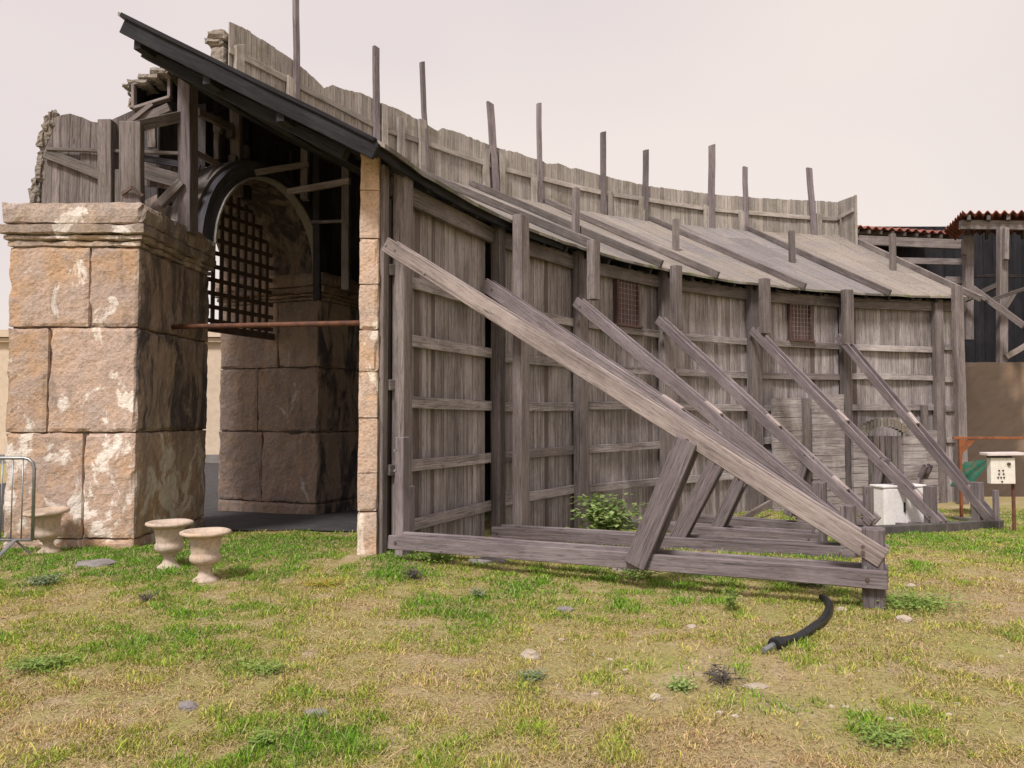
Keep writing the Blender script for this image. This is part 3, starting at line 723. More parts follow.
# ------------------------------------------------------------------ raking shores
YF=[6.3,8.6,10.4,12.0,13.45,14.9]
def shore(label,head,foot,base0,base1,strut,post,wp=.20,mat='pale',nb=2,bh=.17,spacers=(),foottop=None):
    P0=circ(head[0],head[1],W-.28); Yf=YF.pop(0); P1=at(foot[0],foot[1],Yf); n=V((P1.y-P0.y,-(P1.x-P0.x),0)).normalized(); n=n if n.dot(tang(ang(P0)))>0 else -n   # vertical plane through head and foot
    pl=lambda q: onplane(q[0],q[1],P0,n)
    d=(P1-P0)
    root=thing('raking_shore',label,'timber shore',V((P1.x,P1.y,zg(P1))),'timber shores propping the curved wall')
    gap=.088
    for s in (-1,1):
        m=MB(); m.beam(P0+n*(s*gap),P1+n*(s*gap),.042,wp,n,6,.005); m.build('rake_plank',M[mat],root,.007)
    for t in spacers:
        m=MB(); p=P0.lerp(P1,t); e=d.normalized(); upv=e.cross(n); upv=upv if upv.z>0 else -upv
        m.beam(p-e*.16+upv*.03,p+e*.16+upv*.03,.095,wp*.9,n,1,0,1.7); m.build('spacer_block',M['pale'],root,.006)
    B0=pl(base0); B1_=pl(base1)
    for s in ((-1,1) if nb==2 else (0,)):
        m=MB(); g=.135
        m.beam(B0+n*(s*g),B1_+n*(s*g),.055,bh,n,6,.004); m.build('base_beam',M['purple'],root,.007)
    for (q0,q1,w) in strut:
        p=pl(q0); q=pl(q1)
        for s in (-1,1):
            oo=(-.20 if s<0 and wp<.17 else s*.07); m=MB(); m.beam(p+n*oo,q+n*(oo*.6 if oo<-.1 else oo),.055,w,n,3,.005,.85 if s<0 else .7); m.build('strut',M['purple'],root,.007)
    if post:
        x,yt,yb,w=post; t=pl((x,yt)); b=V((t.x,t.y,zg(t)-.06))
        for s in (-1,1):
            m=MB(); m.beam(b+n*(s*.05),t+n*(s*.05),.085,w,n,3,.005,.8); m.build('foot_post',M['purple'],root,.008)
    for c_ in [P0.lerp(P1,.97),P0.lerp(P1,.03),B1_.lerp(B0,.03),B0.lerp(B1_,.02)]+[pl(q1) for (q0,q1,w) in strut]:
        m=MB(); o_=.105 if c_ in () else .165; o_=.165 if (c_-B1_).length<.4 or (c_-B0).length<.4 else .102; m.tube([c_-n*(o_+.012),c_-n*(o_-.02)],.016,8); m.build('bolt',M['iron'],root)
    return root,P0,P1,n
S1=shore('longest and nearest timber shore, its pale rake running right across the plank wall',(390,246),(884,557),(397,540),(888,577),[((641,562),(690,440),.20)],(873,528,612,.17),.168,'pale',2,.15)
root=S1[0]; m=MB(); b=circ(402,560,W-.33); m.beam(V((b.x,b.y,-.05)),V((b.x,b.y,circ(402,437,W-.33).z)),.17,.1,tang(ang(b)),3,.004); m.build('wall_cleat',M['purple'],root,.008)
m=MB(); b=circ(408,560,W-.26); m.beam(V((b.x,b.y,-.05)),V((b.x,b.y,circ(409,486,W-.26).z)),.16,.1,tang(ang(b)),3,.004); m.build('wall_cleat',M['purple'],root,.008)
# bolt heads
for px,y in ((818,529),(843,548),(866,565),(700,573),(874,581),(404,540),(401,470),(401,450),(392,247),(430,275)):
    m=MB(); p=onplane(px,y,S1[1],S1[3])-S1[3]*.112; m.tube([p-S1[3]*.012,p+S1[3]*.02],.014,8); m.build('bolt_head',M['steel'],root)
shore('second timber shore from the stone column, running close behind the longest rake',(487,285),(862,541),(497,531),(856,552),[((674,546),(718,462),.19)],(848,505,550,.15),.2,'purple',2,.15,(.55,))
shore('third timber shore from the stone column, its foot hidden behind the crossing rakes',(578,302),(846,526),(590,521),(822,538),[((716,534),(742,478),.17)],(819,482,538,.15),.18,'purple',2,.14,(.56,))
shore('timber shore rising to the wall post between the two barred windows',(660,320),(875,522),(690,518),(872,531),[((790,515),(808,455),.17)],(868,486,530,.09),.17,'purple',2,.14,(.58,.86))
shore('timber shore whose foot stands in front of the white utility cabinet',(754,330),(942,524),(800,517),(940,529),[((872,512),(884,458),.17)],(930,486,528,.16),.17,'purple',2,.14,(.52,.9))
shore('rightmost timber shore, its foot standing closest to the cream meter box',(840,336),(998,526),(890,517),(998,531),[((922,478),(928,465),.12)],(977,482,530,.17),.17,'purple',2,.14,(.5,.86))

# ------------------------------------------------------------------ low board walls and bricked arch at the wall foot
root=thing('board_wall','low wall of pale horizontal boards at the foot of the curved wall','board wall',circ(806,500,W-.3))
for (x0,x1) in ((772,803),(811,843)):
    m=MB(); p=circ(x0,398,W-.3); q=circ(x1,398,W-.3); zb=zg(p)-.05; z=zb
    while z<p.z:
        h=random.uniform(.12,.17); m.beam(V((p.x,p.y,z+h/2)),V((q.x,q.y,z+h/2)),.06,h-.006,radial(ang(p)),2,.006,1.0); z+=h
    m.build('board_panel',M['plank'],root)
root=thing('bricked_arch','low arched doorway with a pale brick arch and vertical boarded door','arched doorway',circ(886,500,W-.35))
rr=W-.35
m=MB()
for i in range(13):
    t0=i/13; x=861+46*(i+.5)/13; y=431-9*math.sin(math.pi*(i+.5)/13); p=circ(x,y,rr); a=ang(p)
    m.beam(p-V((0,0,.11)),p+V((0,0,.11)),46/13/F*p.y*.96,.12,tang(a),1,.004,.68)
m.build('brick_arch',M['crust'],root)
m=MB(); px=866
while px<900:
    w=random.uniform(5,8); p=circ(px+w/2,436,rr+.05); a=ang(p); m.plank(V((p.x,p.y,zg(p)-.05)),p.z,p.z,(w-.3)/F*p.y,.04,tang(a),random.choice((.7,.9,1.05))); px+=w
m.build('door',M['post'],root)
for (x0,x1) in ((852,866),(902,936)):
    m=MB(); p=circ(x0,430,rr); q=circ(x1,430,rr); z=zg(p)-.05
    zt=circ((x0+x1)/2,432,rr).z
    while z<zt:
        h=.17; m.beam(V((p.x,p.y,z+h/2)),V((q.x,q.y,z+h/2)),.08,h-.008,radial(ang(p)),2,.006,1.0); z+=h
    m.build('side_panel',M['plank'],root)
# beam end sticks and plank litter by the wall foot
m=MB(); p=circ(744,519,W-1.2); q=circ(770,506,W-.8); m.beam(V((p.x,p.y,zg(p)+.1)),V((q.x,q.y,zg(q)+.28)),.05,.14,None,1); tag(m.build('loose_plank',M['pale'],bevel=.005),'short loose plank leaning at the wall foot behind the struts','plank')
m=MB(); p=circ(916,495,W-.9); q=circ(923,467,W-.5); m.beam(V((p.x,p.y,zg(p)+.4)),q,.06,.12,None,1); tag(m.build('loose_prop',M['purple'],bevel=.005),'short slanting prop against the wall behind the white cabinet','prop')

# ------------------------------------------------------------------ kerb, cabinet, meter box, rusty frame, green board
p=at(874,530,12.3); q=at(1000,531,14.75)
m=MB(); N_=10
for i in range(N_):
    a=p.lerp(q,i/N_); b=p.lerp(q,(i+1)/N_-.004); a.z=zg(a)+.06; b.z=zg(b)+.06; m.beam(a,b,.16,.2,None,1,.004)
tag(m.build('kerb_sleeper',M['kerb'],bevel=.01),'dark low kerb of sleepers under the feet of the right hand shores','kerb')
Yc=14.0; c0=at(884,524,Yc); c1=at(926,524,Yc+.25); zt=at(900,487,Yc).z; zb=min(c0.z,c1.z)-.05
e=(c1-c0); e.z=0; eL=e.length; e.normalize(); bk=V((-e.y,e.x,0)); bk=bk if bk.y>0 else -bk
root=thing('utility_cabinet','white two-door utility cabinet beside the arched doorway','cabinet',V((c0.x,c0.y,zb)))
cc=c0+e*(eL/2)+bk*.16; 
m=MB(); m.beam(V((cc.x,cc.y,zb)),V((cc.x,cc.y,zt-.02)),eL*.98,.32,e,1,0,1); m.build('body',M['white'],root,.01)
m=MB(); m.beam(V((cc.x,cc.y,zt-.019)),V((cc.x,cc.y,zt+.02)),eL+.03,.36,e,1,0,1); m.build('top',M['white'],root,.008)
for i in (0,1):
    k=c0+e*(eL*(.255+.49*i))-bk*.008; m=MB(); m.beam(V((k.x,k.y,zb+.06)),V((k.x,k.y,zt-.05)),eL*.475,.014,e,1,0,1); d=m.build('door',M['white'],root,.004)
    if i==0:
        h=c0+e*(eL*.47)-bk*.024; z=zb+(zt-zb)*.5; m=MB(); m.beam(V((h.x,h.y,z-.09)),V((h.x,h.y,z+.09)),.03,.02,e,1); m.tube([V((h.x,h.y,z-.05)),V((h.x+.0,h.y-.03,z-.02))],.02,6); m.build('handle',M['hole'],d)
# meter box
Ym=13.4; x0=at(991,470,Ym).x; x1=at(1015.5,470,Ym).x; zt=at(1000,458,Ym).z; zb=at(1000,484,Ym).z; g0=gz0(10,Ym)
root=thing('meter_box','cream meter box with a sloping lid on a thin rusty post','meter box',V(((x0+x1)/2,Ym,g0)))
m=MB(); m.beam(V(((x0+x1)/2,Ym+.06,zb)),V(((x0+x1)/2,Ym+.06,zt)),x1-x0,.12,(1,0,0),1,0,1); m.build('box',M['cream'],root,.008)
m=MB(); m.beam(V(((x0+x1)/2,Ym+.1,zt)),V(((x0+x1)/2,Ym+.1,zt+.06)),(x1-x0)*.9,.10,(1,0,0),1,0,1); m.build('neck',M['kerb'],root)
m=MB(); m.beam(at(983.5,454,Ym+.05),at(1021,453.5,Ym+.05),.24,.05,(0,1,0.03),1,0,1); m.build('lid',M['lid'],root,.006)
m=MB(); k=at(1013.5,500,Ym+.1).x; m.tube([V((k,Ym+.1,g0-.05)),V((k,Ym+.1,zb))],.03,8); m.build('post',M['rust'],root)
for px,y in ((999,470.5),(1003,470.5),(999,474),(1003.5,474),(998,477.5),(1001,477.5),(1004,477.5),(1002,481.5)):
    m=MB(); p=at(px,y,Ym-.006); m.tube([p,p-V((0,.012,0))],.014,8); m.build('vent_hole',M['hole'],root)
m=MB(); p=at(1008.5,464,Ym-.004); m.tube([p,p-V((0,.03,0))],.028,10); m.build('lock',M['iron'],root)
# second short dark post by the meter box
m=MB(); p=at(995.5,490,14.6); m.beam(V((p.x,p.y,-.65)),p,.09,.08,(1,0,0),2,.003); tag(m.build('marker_post',M['purple'],bevel=.005),'short dark post standing behind the cream meter box','post')
# rusty frame
Yr=16.2; root=thing('rusty_frame','orange rusty steel goal-shaped frame in front of the stained rendered wall','steel frame',at(961,520,Yr))
zt=at(960,438,Yr).z; xa=at(960.5,470,Yr).x; xb=at(1060,470,Yr).x
m=MB(); m.beam(V((xa-.15,Yr,zt)),V((xb,Yr,zt)),.055,.055,(0,1,0),1); m.build('top_bar',M['orange'],root,.006)
for x in (xa,xb-.1):
    m=MB(); m.beam(V((x,Yr,-.65)),V((x,Yr,zt-.029)),.055,.055,(1,0,0),1); m.build('upright',M['orange'],root,.006)
    m=MB(); n0=len(m.v); s=.30
    for dy in (-.012,.012): m.v+= [V((x+.036,Yr+dy,zt-.037)),V((x+.036+s,Yr+dy,zt-.037)),V((x+.036,Yr+dy,zt-.037-s))]; m.gv+=[V((0,0,0))]*3; m.t+=[1]*3; m.k+=[0]*3
    m.f+=[(0,1,2),(3,5,4),(0,3,4,1),(1,4,5,2),(2,5,3,0)]; m.build('gusset',M['orange'],root)
m=MB(); m.beam(V((xa,Yr-.02,-.66)),V((xa,Yr-.02,-.56)),.3,.3,(1,0,0),1); m.build('foot',M['concrete'],root)
# green board
root=thing('green_board','tilted green metal sheet with red stains leaning by the rusty frame','metal sheet',at(970,500,17.0))
m=MB(); a_=at(964,462,17.2); b_=at(991,459,16.5); c_=at(969,486,16.5); d_=at(950,486,17.2)
nn=(b_-a_).cross(d_-a_).normalized()*.03
m.box8([a_,b_,c_,d_]+[x+nn for x in (a_,b_,c_,d_)],[V((0,0,0))]*8,1); m.build('sheet',M['green'],root)
m=MB(); p=at(972,484,16.7); m.beam(V((p.x,p.y,-.65)),p,.06,.06,(1,0,0)); m.build('support',M['kerb'],root)
# flower tub
# ------------------------------------------------------------------ right background: rendered wall and tile-roofed open shed
Yw=20.6; xa=at(963,420,Yw).x; ztan=at(1000,362,Yw).z
m=MB(); m.stone([(xa,Yw),(xa+12,Yw),(xa+12,Yw+.4),(xa,Yw+.4)],-.8,ztan,.12,.01,.01,5,(0,0,0,0),1)
m.k=[sm((2.6-(p.x-xa)-.22*(p.z-1)+.9*noise.noise(V((p.x*1.3,0,p.z*.7)))+.5*noise.noise(V((p.x*3.3,4,p.z*2.1))))/1.0)*.9 for p in m.v]; tag(m.build('rendered_wall',M['tan']),'stained brown rendered wall carrying the open shed on the right','wall')
root=thing('tiled_shed','open timber shed with red corrugated tile roofs above the rendered wall','shed',V((xa+2,Yw+2,ztan)))
def corr(p0,p1,back,name,mat,amp=.05,wl=.24,th=.03):
    """corrugated sheet: front edge p0-p1, running back by vector 'back'"""
    m=MB(); L=(p1-p0).length; n=int(L/wl*8); nb=6
    for i in range(n+1):
        t=i/n; c=p0.lerp(p1,t)
        for j in range(nb+1):
            z=amp*math.cos(2*math.pi*t*L/wl)+.01*noise.noise(V((t*L*2,j,0)))
            q=c+back*(j/nb)+V((0,0,z))
            for dz in (0,-th): m.v.append(q+V((0,0,dz))); m.gv.append(q); m.t.append(1); m.k.append(0)
    S=2*(nb+1)
    for i in range(n):
        for j in range(nb):
            for o in (0,1): m.f.append((i*S+2*j+o,i*S+2*j+2+o,(i+1)*S+2*j+2+o,(i+1)*S+2*j+o))
        m.f.append((i*S,i*S+1,(i+1)*S+1,(i+1)*S))
    return m.build(name,mat,root,smooth=True)
Yl=25.4; l0=at(853,226,Yl); l1=at(961,233,24.3)
corr(l0,l1,V((0.4,4.5,.9)),'low_tile_roof',M['tile'])
r0=at(962,212,21.2); r1=at(1120,211,21.2)
corr(r0,r1,V((1.45,2.5,0)),'high_tile_roof',M['tile'])
corr(at(943,231,22.7),r0+V((0,-.02,.02)),V((.7,.6,-.12)),'hip_tiles',M['tile'],.04,.2)
for k in range(9):
    m=MB(); p=l0.lerp(l1,(k+.5)/9); m.beam(p+V((0,.05,-.14)),p+V((.4,4.4,.75)),.08,.12,(1,0,0)); m.build('rafter',M['mid'],root)
for k in range(8):
    m=MB(); p=r0.lerp(r1,(k+.4)/8); m.beam(p+V((0,.05,-.14)),p+V((1.4,2.4,-.16)),.09,.14,(1,0,0)); m.build('rafter',M['mid'],root)
def sh(px0,y0,Y0,px1,y1,Y1,w,h,name,mat='post',tint=1.1):
    m=MB(); m.beam(at(px0,y0,Y0),at(px1,y1,Y1),w,h,(1,0,0) if abs(px0-px1)<6 else None,2,.004,tint); return m.build(name,M[mat],root,.008)
sh(858,240,25.2,968,245,24.0,.12,.30,'beam'); sh(862,260,25.2,966,262,24.0,.1,.2,'beam'); sh(945,280,22.6,970,281,22.5,.1,.2,'beam')
sh(968,340,22.3,968,236,22.3,.24,.2,'post'); sh(964,255,22.2,964,240,22.2,.12,.1,'post')
sh(960,225,21.5,1100,226,21.5,.12,.26,'beam'); sh(1002,364,20.9,1002,228,21.3,.22,.2,'post'); sh(1006,260,20.9,1006,228,21.1,.12,.12,'post')
sh(972,288,20.9,1024,326,19.8,.09,.16,'brace','post',1.2); sh(1006,357,20.7,1030,343,20.7,.08,.14,'brace','pale',1.2); sh(1003,310,20.9,1014,292,20.9,.1,.14,'brace','mid')
sh(985,302,20.6,1024,289,20.4,.2,.1,'tie','mid',.8); sh(965,300,22,1000,284,21.2,.12,.14,'brace','mid'); sh(975,276,22.5,1100,276,22.5,.1,.1,'tie','dark',2)
sh(1060,364,20.9,1060,228,21.3,.22,.2,'post')
m=MB(); x=at(845,300,27).x
for i in range(30): m.plank(V((x+.35*i,27.2,ztan-1)),8.4,8.4,.36,.04,(1,0,0),.5)
for i in range(10): m.plank(V((x+10.5,21+.6*i,ztan-1)),8.4,8.4,.62,.04,(0,1,0),.5)
m.build('shade_backing',M['dark'],root)  # dark boards added at back and side; inner shade put into their colour
m=MB(); m.beam(V((xa-2.6,24.2,ztan-.6)),V((xa+10,24.2,ztan-.6)),6.5,.15,(0,1,0)); m.build('deck',M['dark'],root)

# ------------------------------------------------------------------ background beyond the arch
root=thing('plaster_building','plain beige plastered building seen through the archway','building',V((-12,31,-.5)))
m=MB(); m.stone([(-40,30),(-4,30),(-4,38),(-40,38)],-.6,4.75,4,0,0,1,(0,0,0,0),1); m.build('wall',M['beige'],root)
m=MB(); m.beam(V((-40,29.9,4.55)),V((-4,29.9,4.55)),.2,.16,(0,1,0)); m.beam(V((-40,29.85,4.8)),V((-4,29.85,4.8)),.35,.28,(0,1,0)); m.build('cornice',M['beige'],root)
m=MB(); m.beam(V((-40,29.9,-.2)),V((-4,29.9,-.2)),.25,.5,(0,1,0)); m.build('plinth',M['concrete'],root)
m=MB(); Yk=19.0; x0=at(221,300,Yk).x; z=-.5; i=0
while z<6.6:
    h=.5; x=x0-(.35 if i%2 else 0)+ (0.35 if i%2 else 0); xx=x0
    while xx<x0+3.6:
        w=random.uniform(.55,.85); m.stone([(xx+.008,Yk),(xx+w-.008,Yk),(xx+w-.008,Yk+.4),(xx+.008,Yk+.4)],z+.008,z+h-.008,.14,.014,.02,i); i+=1; xx+=w
    z+=h
tag(m.build('block_wall',M['block']),'pale grey block wall standing beyond the portcullis','wall')

# ------------------------------------------------------------------ crowd barrier
Yf=8.75; zb=gz0(-5,Yf)
xr=at(33.5,500,Yf).x; xl=xr-2.1; root=thing('crowd_barrier','grey metal crowd barrier at the left beside the near pier','barrier',V((xr-1,Yf,zb)))
ztp=at(20,458,Yf).z; zlo=at(20,540,Yf).z; rr=.12
pts=[V((xl,Yf,zlo))]; 
pts+= [V((xl,Yf,ztp-rr))]+[V((xl+rr-rr*math.cos(t),Yf,ztp-rr+rr*math.sin(t))) for t in (.5,1.0,1.57)]
pts+= [V((xr-rr+rr*math.sin(t),Yf,ztp-rr+rr*math.cos(t))) for t in (0,.5,1.0,1.57)]+[V((xr,Yf,zlo))]
m=MB(); m.tube(pts,.019,8); m.tube([V((xl,Yf,zlo)),V((xr,Yf,zlo))],.017,8); m.build('frame',M['steel'],root,smooth=True)
m=MB(); x=xr-.13
while x>xl+.05: m.tube([V((x,Yf,zlo)),V((x,Yf,ztp))],.008,6); x-=.118
m.build('upright_bar',M['steel'],root,smooth=True)
for x in (xr-.2,xl+.2):
    m=MB(); m.tube([V((x-.03,Yf-.28,zb+.01)),V((x,Yf,zlo)),V((x+.12,Yf+.1,zb+.01))],.015,8); m.beam(V((x-.03,Yf-.28,zb+.01)),V((x,Yf,zlo)),.05,.012); m.build('foot',M['steel'],root)

# ------------------------------------------------------------------ urns
prof=[(.0,0),(.13,0),(.132,.03),(.11,.05),(.075,.075),(.056,.12),(.060,.15),(.082,.165),(.084,.18),(.095,.19),(.130,.21),(.150,.235),(.154,.26),(.148,.285),(.136,.300),(.137,.315),(.143,.36),(.150,.41),(.158,.45),(.166,.475),(.200,.488),(.240,.494),(.249,.508),(.246,.524),(.225,.532),(.190,.528),(.17,.50),(.0,.45)]
def urnspot(px,ybase,Y): p=at(px,ybase,Y); return p
usp=[(205,574,7.42,.95,'pale stone urn nearest the camera, in front of the other two'),(169,560,8.05,.95,'pale stone urn in the middle, standing before the pier corner'),(49,541,9.15,1.0,'weathered grey urn beside the crowd barrier, close against the pier')]
proto=None
for i,(px,yb,Y,s,lab) in enumerate(usp):
    p=at(px,yb,Y); p.z=gz(p.x,p.y)-.02
    if proto is None:
        proto=thing('garden_urn',lab,'urn',p,'urns on the grass by the pier')
        m=MB(); m.lathe([(r,z) for r,z in prof if z<=.19],V(p),36,.008); m.build('pedestal',M['urn'],proto,smooth=True)
        m=MB(); m.lathe([(.0,.186)]+[(r,z) for r,z in prof if .19<=z<=.475 and r<.17]+[(0,.47)],V(p),36,.008); m.build('bowl',M['urn'],proto,smooth=True)
        m=MB(); m.lathe([(.0,.46),(.17,.464)]+[(r,z) for r,z in prof if z>=.475 and r>.18]+[(.165,.50),(0,.495)],V(p),36,.006); m.build('rim',M['urn'],proto,smooth=True)
        urn=proto
    else:
        urn=proto.copy(); COL.objects.link(urn); urn.location=p; urn['label']=lab
        for ch in list(proto.children):
            c=ch.copy(); COL.objects.link(c); c.parent=urn
        if i==2: urn.rotation_euler=(.05,-.06,.4)
    urn.scale=(s,s,s)

# ------------------------------------------------------------------ pipe in the grass
pp=[(770,652,5.15),(782,643,5.28),(797,636,5.4),(812,626,5.6),(823,614,5.85),(829,601,6.15),(828,592,6.4),(822,585,6.6)]
pts=[]
for px,y,Y in pp:
    p=at(px,y,Y); p.z=gz(p.x,p.y)+.035; pts.append(p)
# smooth polyline
def smooth(pts,n=10):
    out=[]
    for i in range(len(pts)-1):
        p0=pts[max(0,i-1)];p1=pts[i];p2=pts[i+1];p3=pts[min(len(pts)-1,i+2)]
        for k in range(n):
            t=k/n; out.append(.5*((2*p1)+(p2-p0)*t+(2*p0-5*p1+4*p2-p3)*t*t+(3*p1-p0-3*p2+p3)*t**3))
    return out+[pts[-1]]
sp=smooth(pts,16); root=thing('drain_pipe','black ribbed plastic pipe curving out of the grass in front of the shores','pipe',sp[0])
m=MB(); m.tube(sp[14:],[.031+.0015*math.sin(i*2.1) for i in range(len(sp)-14)],12); m.build('hose',M['black'],root,smooth=True)
m=MB(); m.tube(sp[6:15],[.042,.047,.047,.044,.044,.047,.047,.044,.04],14); m.build('collar',M['black'],root)
m=MB(); m.tube([sp[0]+V((-.06,-.05,-.012)),sp[6]],.02,10); m.build('inner_pipe',M['steel'],root)

# ------------------------------------------------------------------ stones
def stone_thing(px,y,Y,sx,sy,sz,mat,label,group=None,name='stone',seed=0):
    p=at(px,y,Y); d=ray(px,y)
    # put it where the ray meets the ground
    t=1.0
    for k in range(400):
        q=CAM+d*(1+k*.05)
        if q.z<gz(q.x,q.y): break
    p=q; m=MB(); bm=bmesh.new(); bmesh.ops.create_icosphere(bm,subdivisions=3,radius=1)
    for v in bm.verts:
        n=v.co.copy(); f=1+.28*noise.noise(n*1.4+V((seed*3.3,0,0)))+.12*noise.noise(n*4+V((seed,0,0)))
        kk=.72 if mat is M['rock'] else 1.0; v.co=V((n.x*sx*f*kk,n.y*sy*f*kk,n.z*sz*f*kk))
    m.v=[V((p.x,p.y,gz(p.x,p.y)+sz*.25))+v.co for v in bm.verts]; m.f=[tuple(x.index for x in f.verts) for f in bm.faces]; m.gv=[v.co.copy() for v in bm.verts]; m.t=[1]*len(m.v); m.k=[0]*len(m.v)
    bm.free(); return tag(m.build(name,mat),label,'stone',group)
stone_thing(97,565,8.2,.21,.17,.035,M['greyrock'],'flat grey slab sunk in the grass left of the urns',seed=1,name='flat_slab')
stone_thing(490,563,8,.22,.12,.04,M['greyrock'],'flat grey slab in front of the long base beam near the plank wall',seed=2,name='flat_slab')
stone_thing(628,571,7,.16,.10,.035,M['greyrock'],'flat grey slab at the foot of the nearest leaning strut',seed=12,name='flat_slab')
stone_thing(565,612,6,.07,.05,.03,M['greyrock'],'rounded grey stone in the bare patch below the base beam',seed=3)
stone_thing(530,660,5,.085,.07,.06,M['rock'],'lumpy pale stone with lichen in the middle of the dry grass',seed=4)
stone_thing(188,711,4,.05,.04,.03,M['greyrock'],'small grey stone half sunk in dry grass at the lower left',seed=5)
stone_thing(316,716,4,.07,.05,.02,M['greyrock'],'flat grey stone in tufted grass at the bottom, left of centre',seed=6)
stone_thing(692,629,6,.05,.04,.03,M['rock'],'pale pebble left of the black pipe',seed=14)
stone_thing(842,612,6.2,.06,.045,.035,M['rock'],'pale stone beside the foot post of the longest shore',seed=7)
stone_thing(904,622,6,.08,.06,.045,M['rock'],'larger pale stone right of the foot post of the longest shore',seed=8)
stone_thing(911,588,7,.07,.05,.04,M['rock'],'pale stone in the green grass beyond the foot post',seed=9)
stone_thing(756,690,4.6,.10,.06,.02,M['rock'],'flat crumbly pale stone below the end of the black pipe',seed=10)
stone_thing(655,702,4.4,.045,.04,.03,M['rock'],'pale stone beside the yellow-green weed in the lower middle',seed=11)
for k,(px,y) in enumerate(((500,624),(484,613),(563,641),(594,657),(610,661),(626,672),(595,697),(561,642),(729,607),(832,711),(866,714),(890,722),(950,718),(1001,658),(720,716),(735,717),(858,673),(777,634),(640,643),(846,711),(957,708),(330,598))):
    stone_thing(px,y,5,.022+.012*random.random(),.02,.014,M['rock'],'tiny pale pebble scattered in the dry grass','pebbles scattered in the dry grass','pebble',seed=20+k)
stone_thing(61,545,8.6,.05,.035,.012,M['lid'],'scrap of white paper-like chip in grass beside the barrier',seed=61,name='white_chip')

# ------------------------------------------------------------------ plants
def hit(px,y):
    d=ray(px,y); t=1.5
    while t<60:
        q=CAM+d*t
        if q.z<=gz(q.x,q.y): return q
        t+=.02
    return q
def plant(name,label,px,y,w,h,n,mat,leaf=(.05,.025),stems=6,cat='plant',stemmat='weed2',drop=.0,group=None):
    p=hit(px,y); p.z=gz(p.x,p.y); root=thing(name,label,cat,p,group); m=MB(); sm_=MB()
    tips=[]
    for i in range(stems):
        a=random.uniform(0,6.28); rr=random.uniform(.2,1)*w/2; tip=p+V((math.cos(a)*rr,math.sin(a)*rr*.8,h*random.uniform(.55,1))); tips.append(tip)
        mid_=p.lerp(tip,.5)+V((0,0,h*.12)); sm_.tube([p-V((0,0,.02)),mid_,tip],[.006,.005,.002],5)
    sm_.build('stem',M[stemmat],root)
    for i in range(n*2 if name=='weed_clump' else n):
        t=random.choice(tips); s=random.uniform(.35,1.05); c=p.lerp(t,s)+V((random.gauss(0,w*.17),random.gauss(0,w*.17),random.gauss(0,h*.08)+h*.06*(s>.5)))
        c.z=max(c.z,p.z+.01)
        a=random.uniform(0,6.28); ax=V((math.cos(a),math.sin(a),random.uniform(-.5,.5))).normalized(); sd_=ax.cross(V((random.uniform(-.4,.4),random.uniform(-.4,.4),1))).normalized()
        kf=.62 if name=='weed_clump' else 1.0; l=leaf[0]*kf*random.uniform(.6,1.3); b=leaf[1]*kf*random.uniform(.7,1.2); up=sd_.cross(ax)
        k=len(m.v); m.v+=[c,c+ax*l*.5+sd_*b-up*b*.3,c+ax*l-up*l*.15,c+ax*l*.5-sd_*b-up*b*.3]; m.gv+=[c]*4; m.t+=[random.random()]*4; m.k+=[0]*4; m.f+=[(k,k+1,k+2),(k,k+2,k+3)]
    m.build('foliage',M[mat],root); return root
plant('leafy_bush','bright green leafy bush growing between the base beams against the plank wall',612,538,1.0,.62,900,'leaf',(.11,.045),18,'bush')
plant('leafy_bush','small green bush at the plank wall foot beside the second post',483,528,.25,.32,60,'leaf',(.06,.025),6,'bush')
plant('weed_clump','grey-green weed clump near the crowd barrier',43,585,.36,.09,220,'weed',(.06,.016),12,'weed')
plant('weed_clump','green weeds below the left end of the long base beam',438,562,.55,.16,320,'weed2',(.06,.02),16,'weed')
plant('weed_clump','dark grey-green thistle in front of the flat slab',478,598,.14,.09,110,'weed',(.05,.01),10,'weed')
plant('weed_clump','upright dark green weed left of the black pipe',731,612,.14,.16,110,'weed2',(.045,.014),7,'weed')
plant('weed_clump','green weeds with yellow flowers where the black pipe enters the grass',808,586,.45,.12,260,'weed',(.06,.02),14,'weed')
plant('weed_clump','yellow-green weed at the bare patch in the lower middle',680,690,.16,.06,90,'leaf',(.05,.014),9,'weed')
plant('weed_clump','broad green weeds right of the foot post of the longest shore',915,606,.85,.10,480,'weed2',(.05,.018),26,'weed')
plant('weed_clump','yellow moss-like weed in front of the stone column',325,585,.40,.05,240,'yellow',(.035,.012),16,'weed')
plant('weed_clump','green weed clump in the dry grass left of centre',265,672,.30,.06,150,'weed2',(.045,.012),12,'weed')
plant('weed_clump','green weed with yellow flowers near the bottom edge, left of centre',263,747,.14,.06,110,'weed2',(.04,.012),9,'weed')
plant('weed_clump','green weed by the left edge in the dry grass',40,668,.4,.07,220,'weed2',(.05,.014),14,'weed')
plant('weed_clump','pale green weed beside the lumpy lichen stone',530,680,.2,.06,90,'weed',(.04,.012),9,'weed')
plant('weed_clump','low green weed at the lower right of the grass',880,742,.34,.06,190,'weed2',(.045,.012),14,'weed')
plant('weed_clump','green weeds below the right part of the base beam',640,580,.5,.12,240,'weed2',(.05,.018),14,'weed')
plant('dead_twigs','dark dead twigs lying on the grass in front of the urns',147,602,.22,.09,26,'dryweed',(.07,.006),12,'twigs','dryweed')
plant('dead_twigs','tuft of dead grey twigs below the end of the black pipe',722,684,.24,.08,80,'dryweed',(.08,.005),16,'twigs','dryweed')
plant('dead_twigs','brown dry weed in front of the base beam by the stone column',412,580,.2,.12,120,'dryweed',(.05,.008),14,'twigs','dryweed')

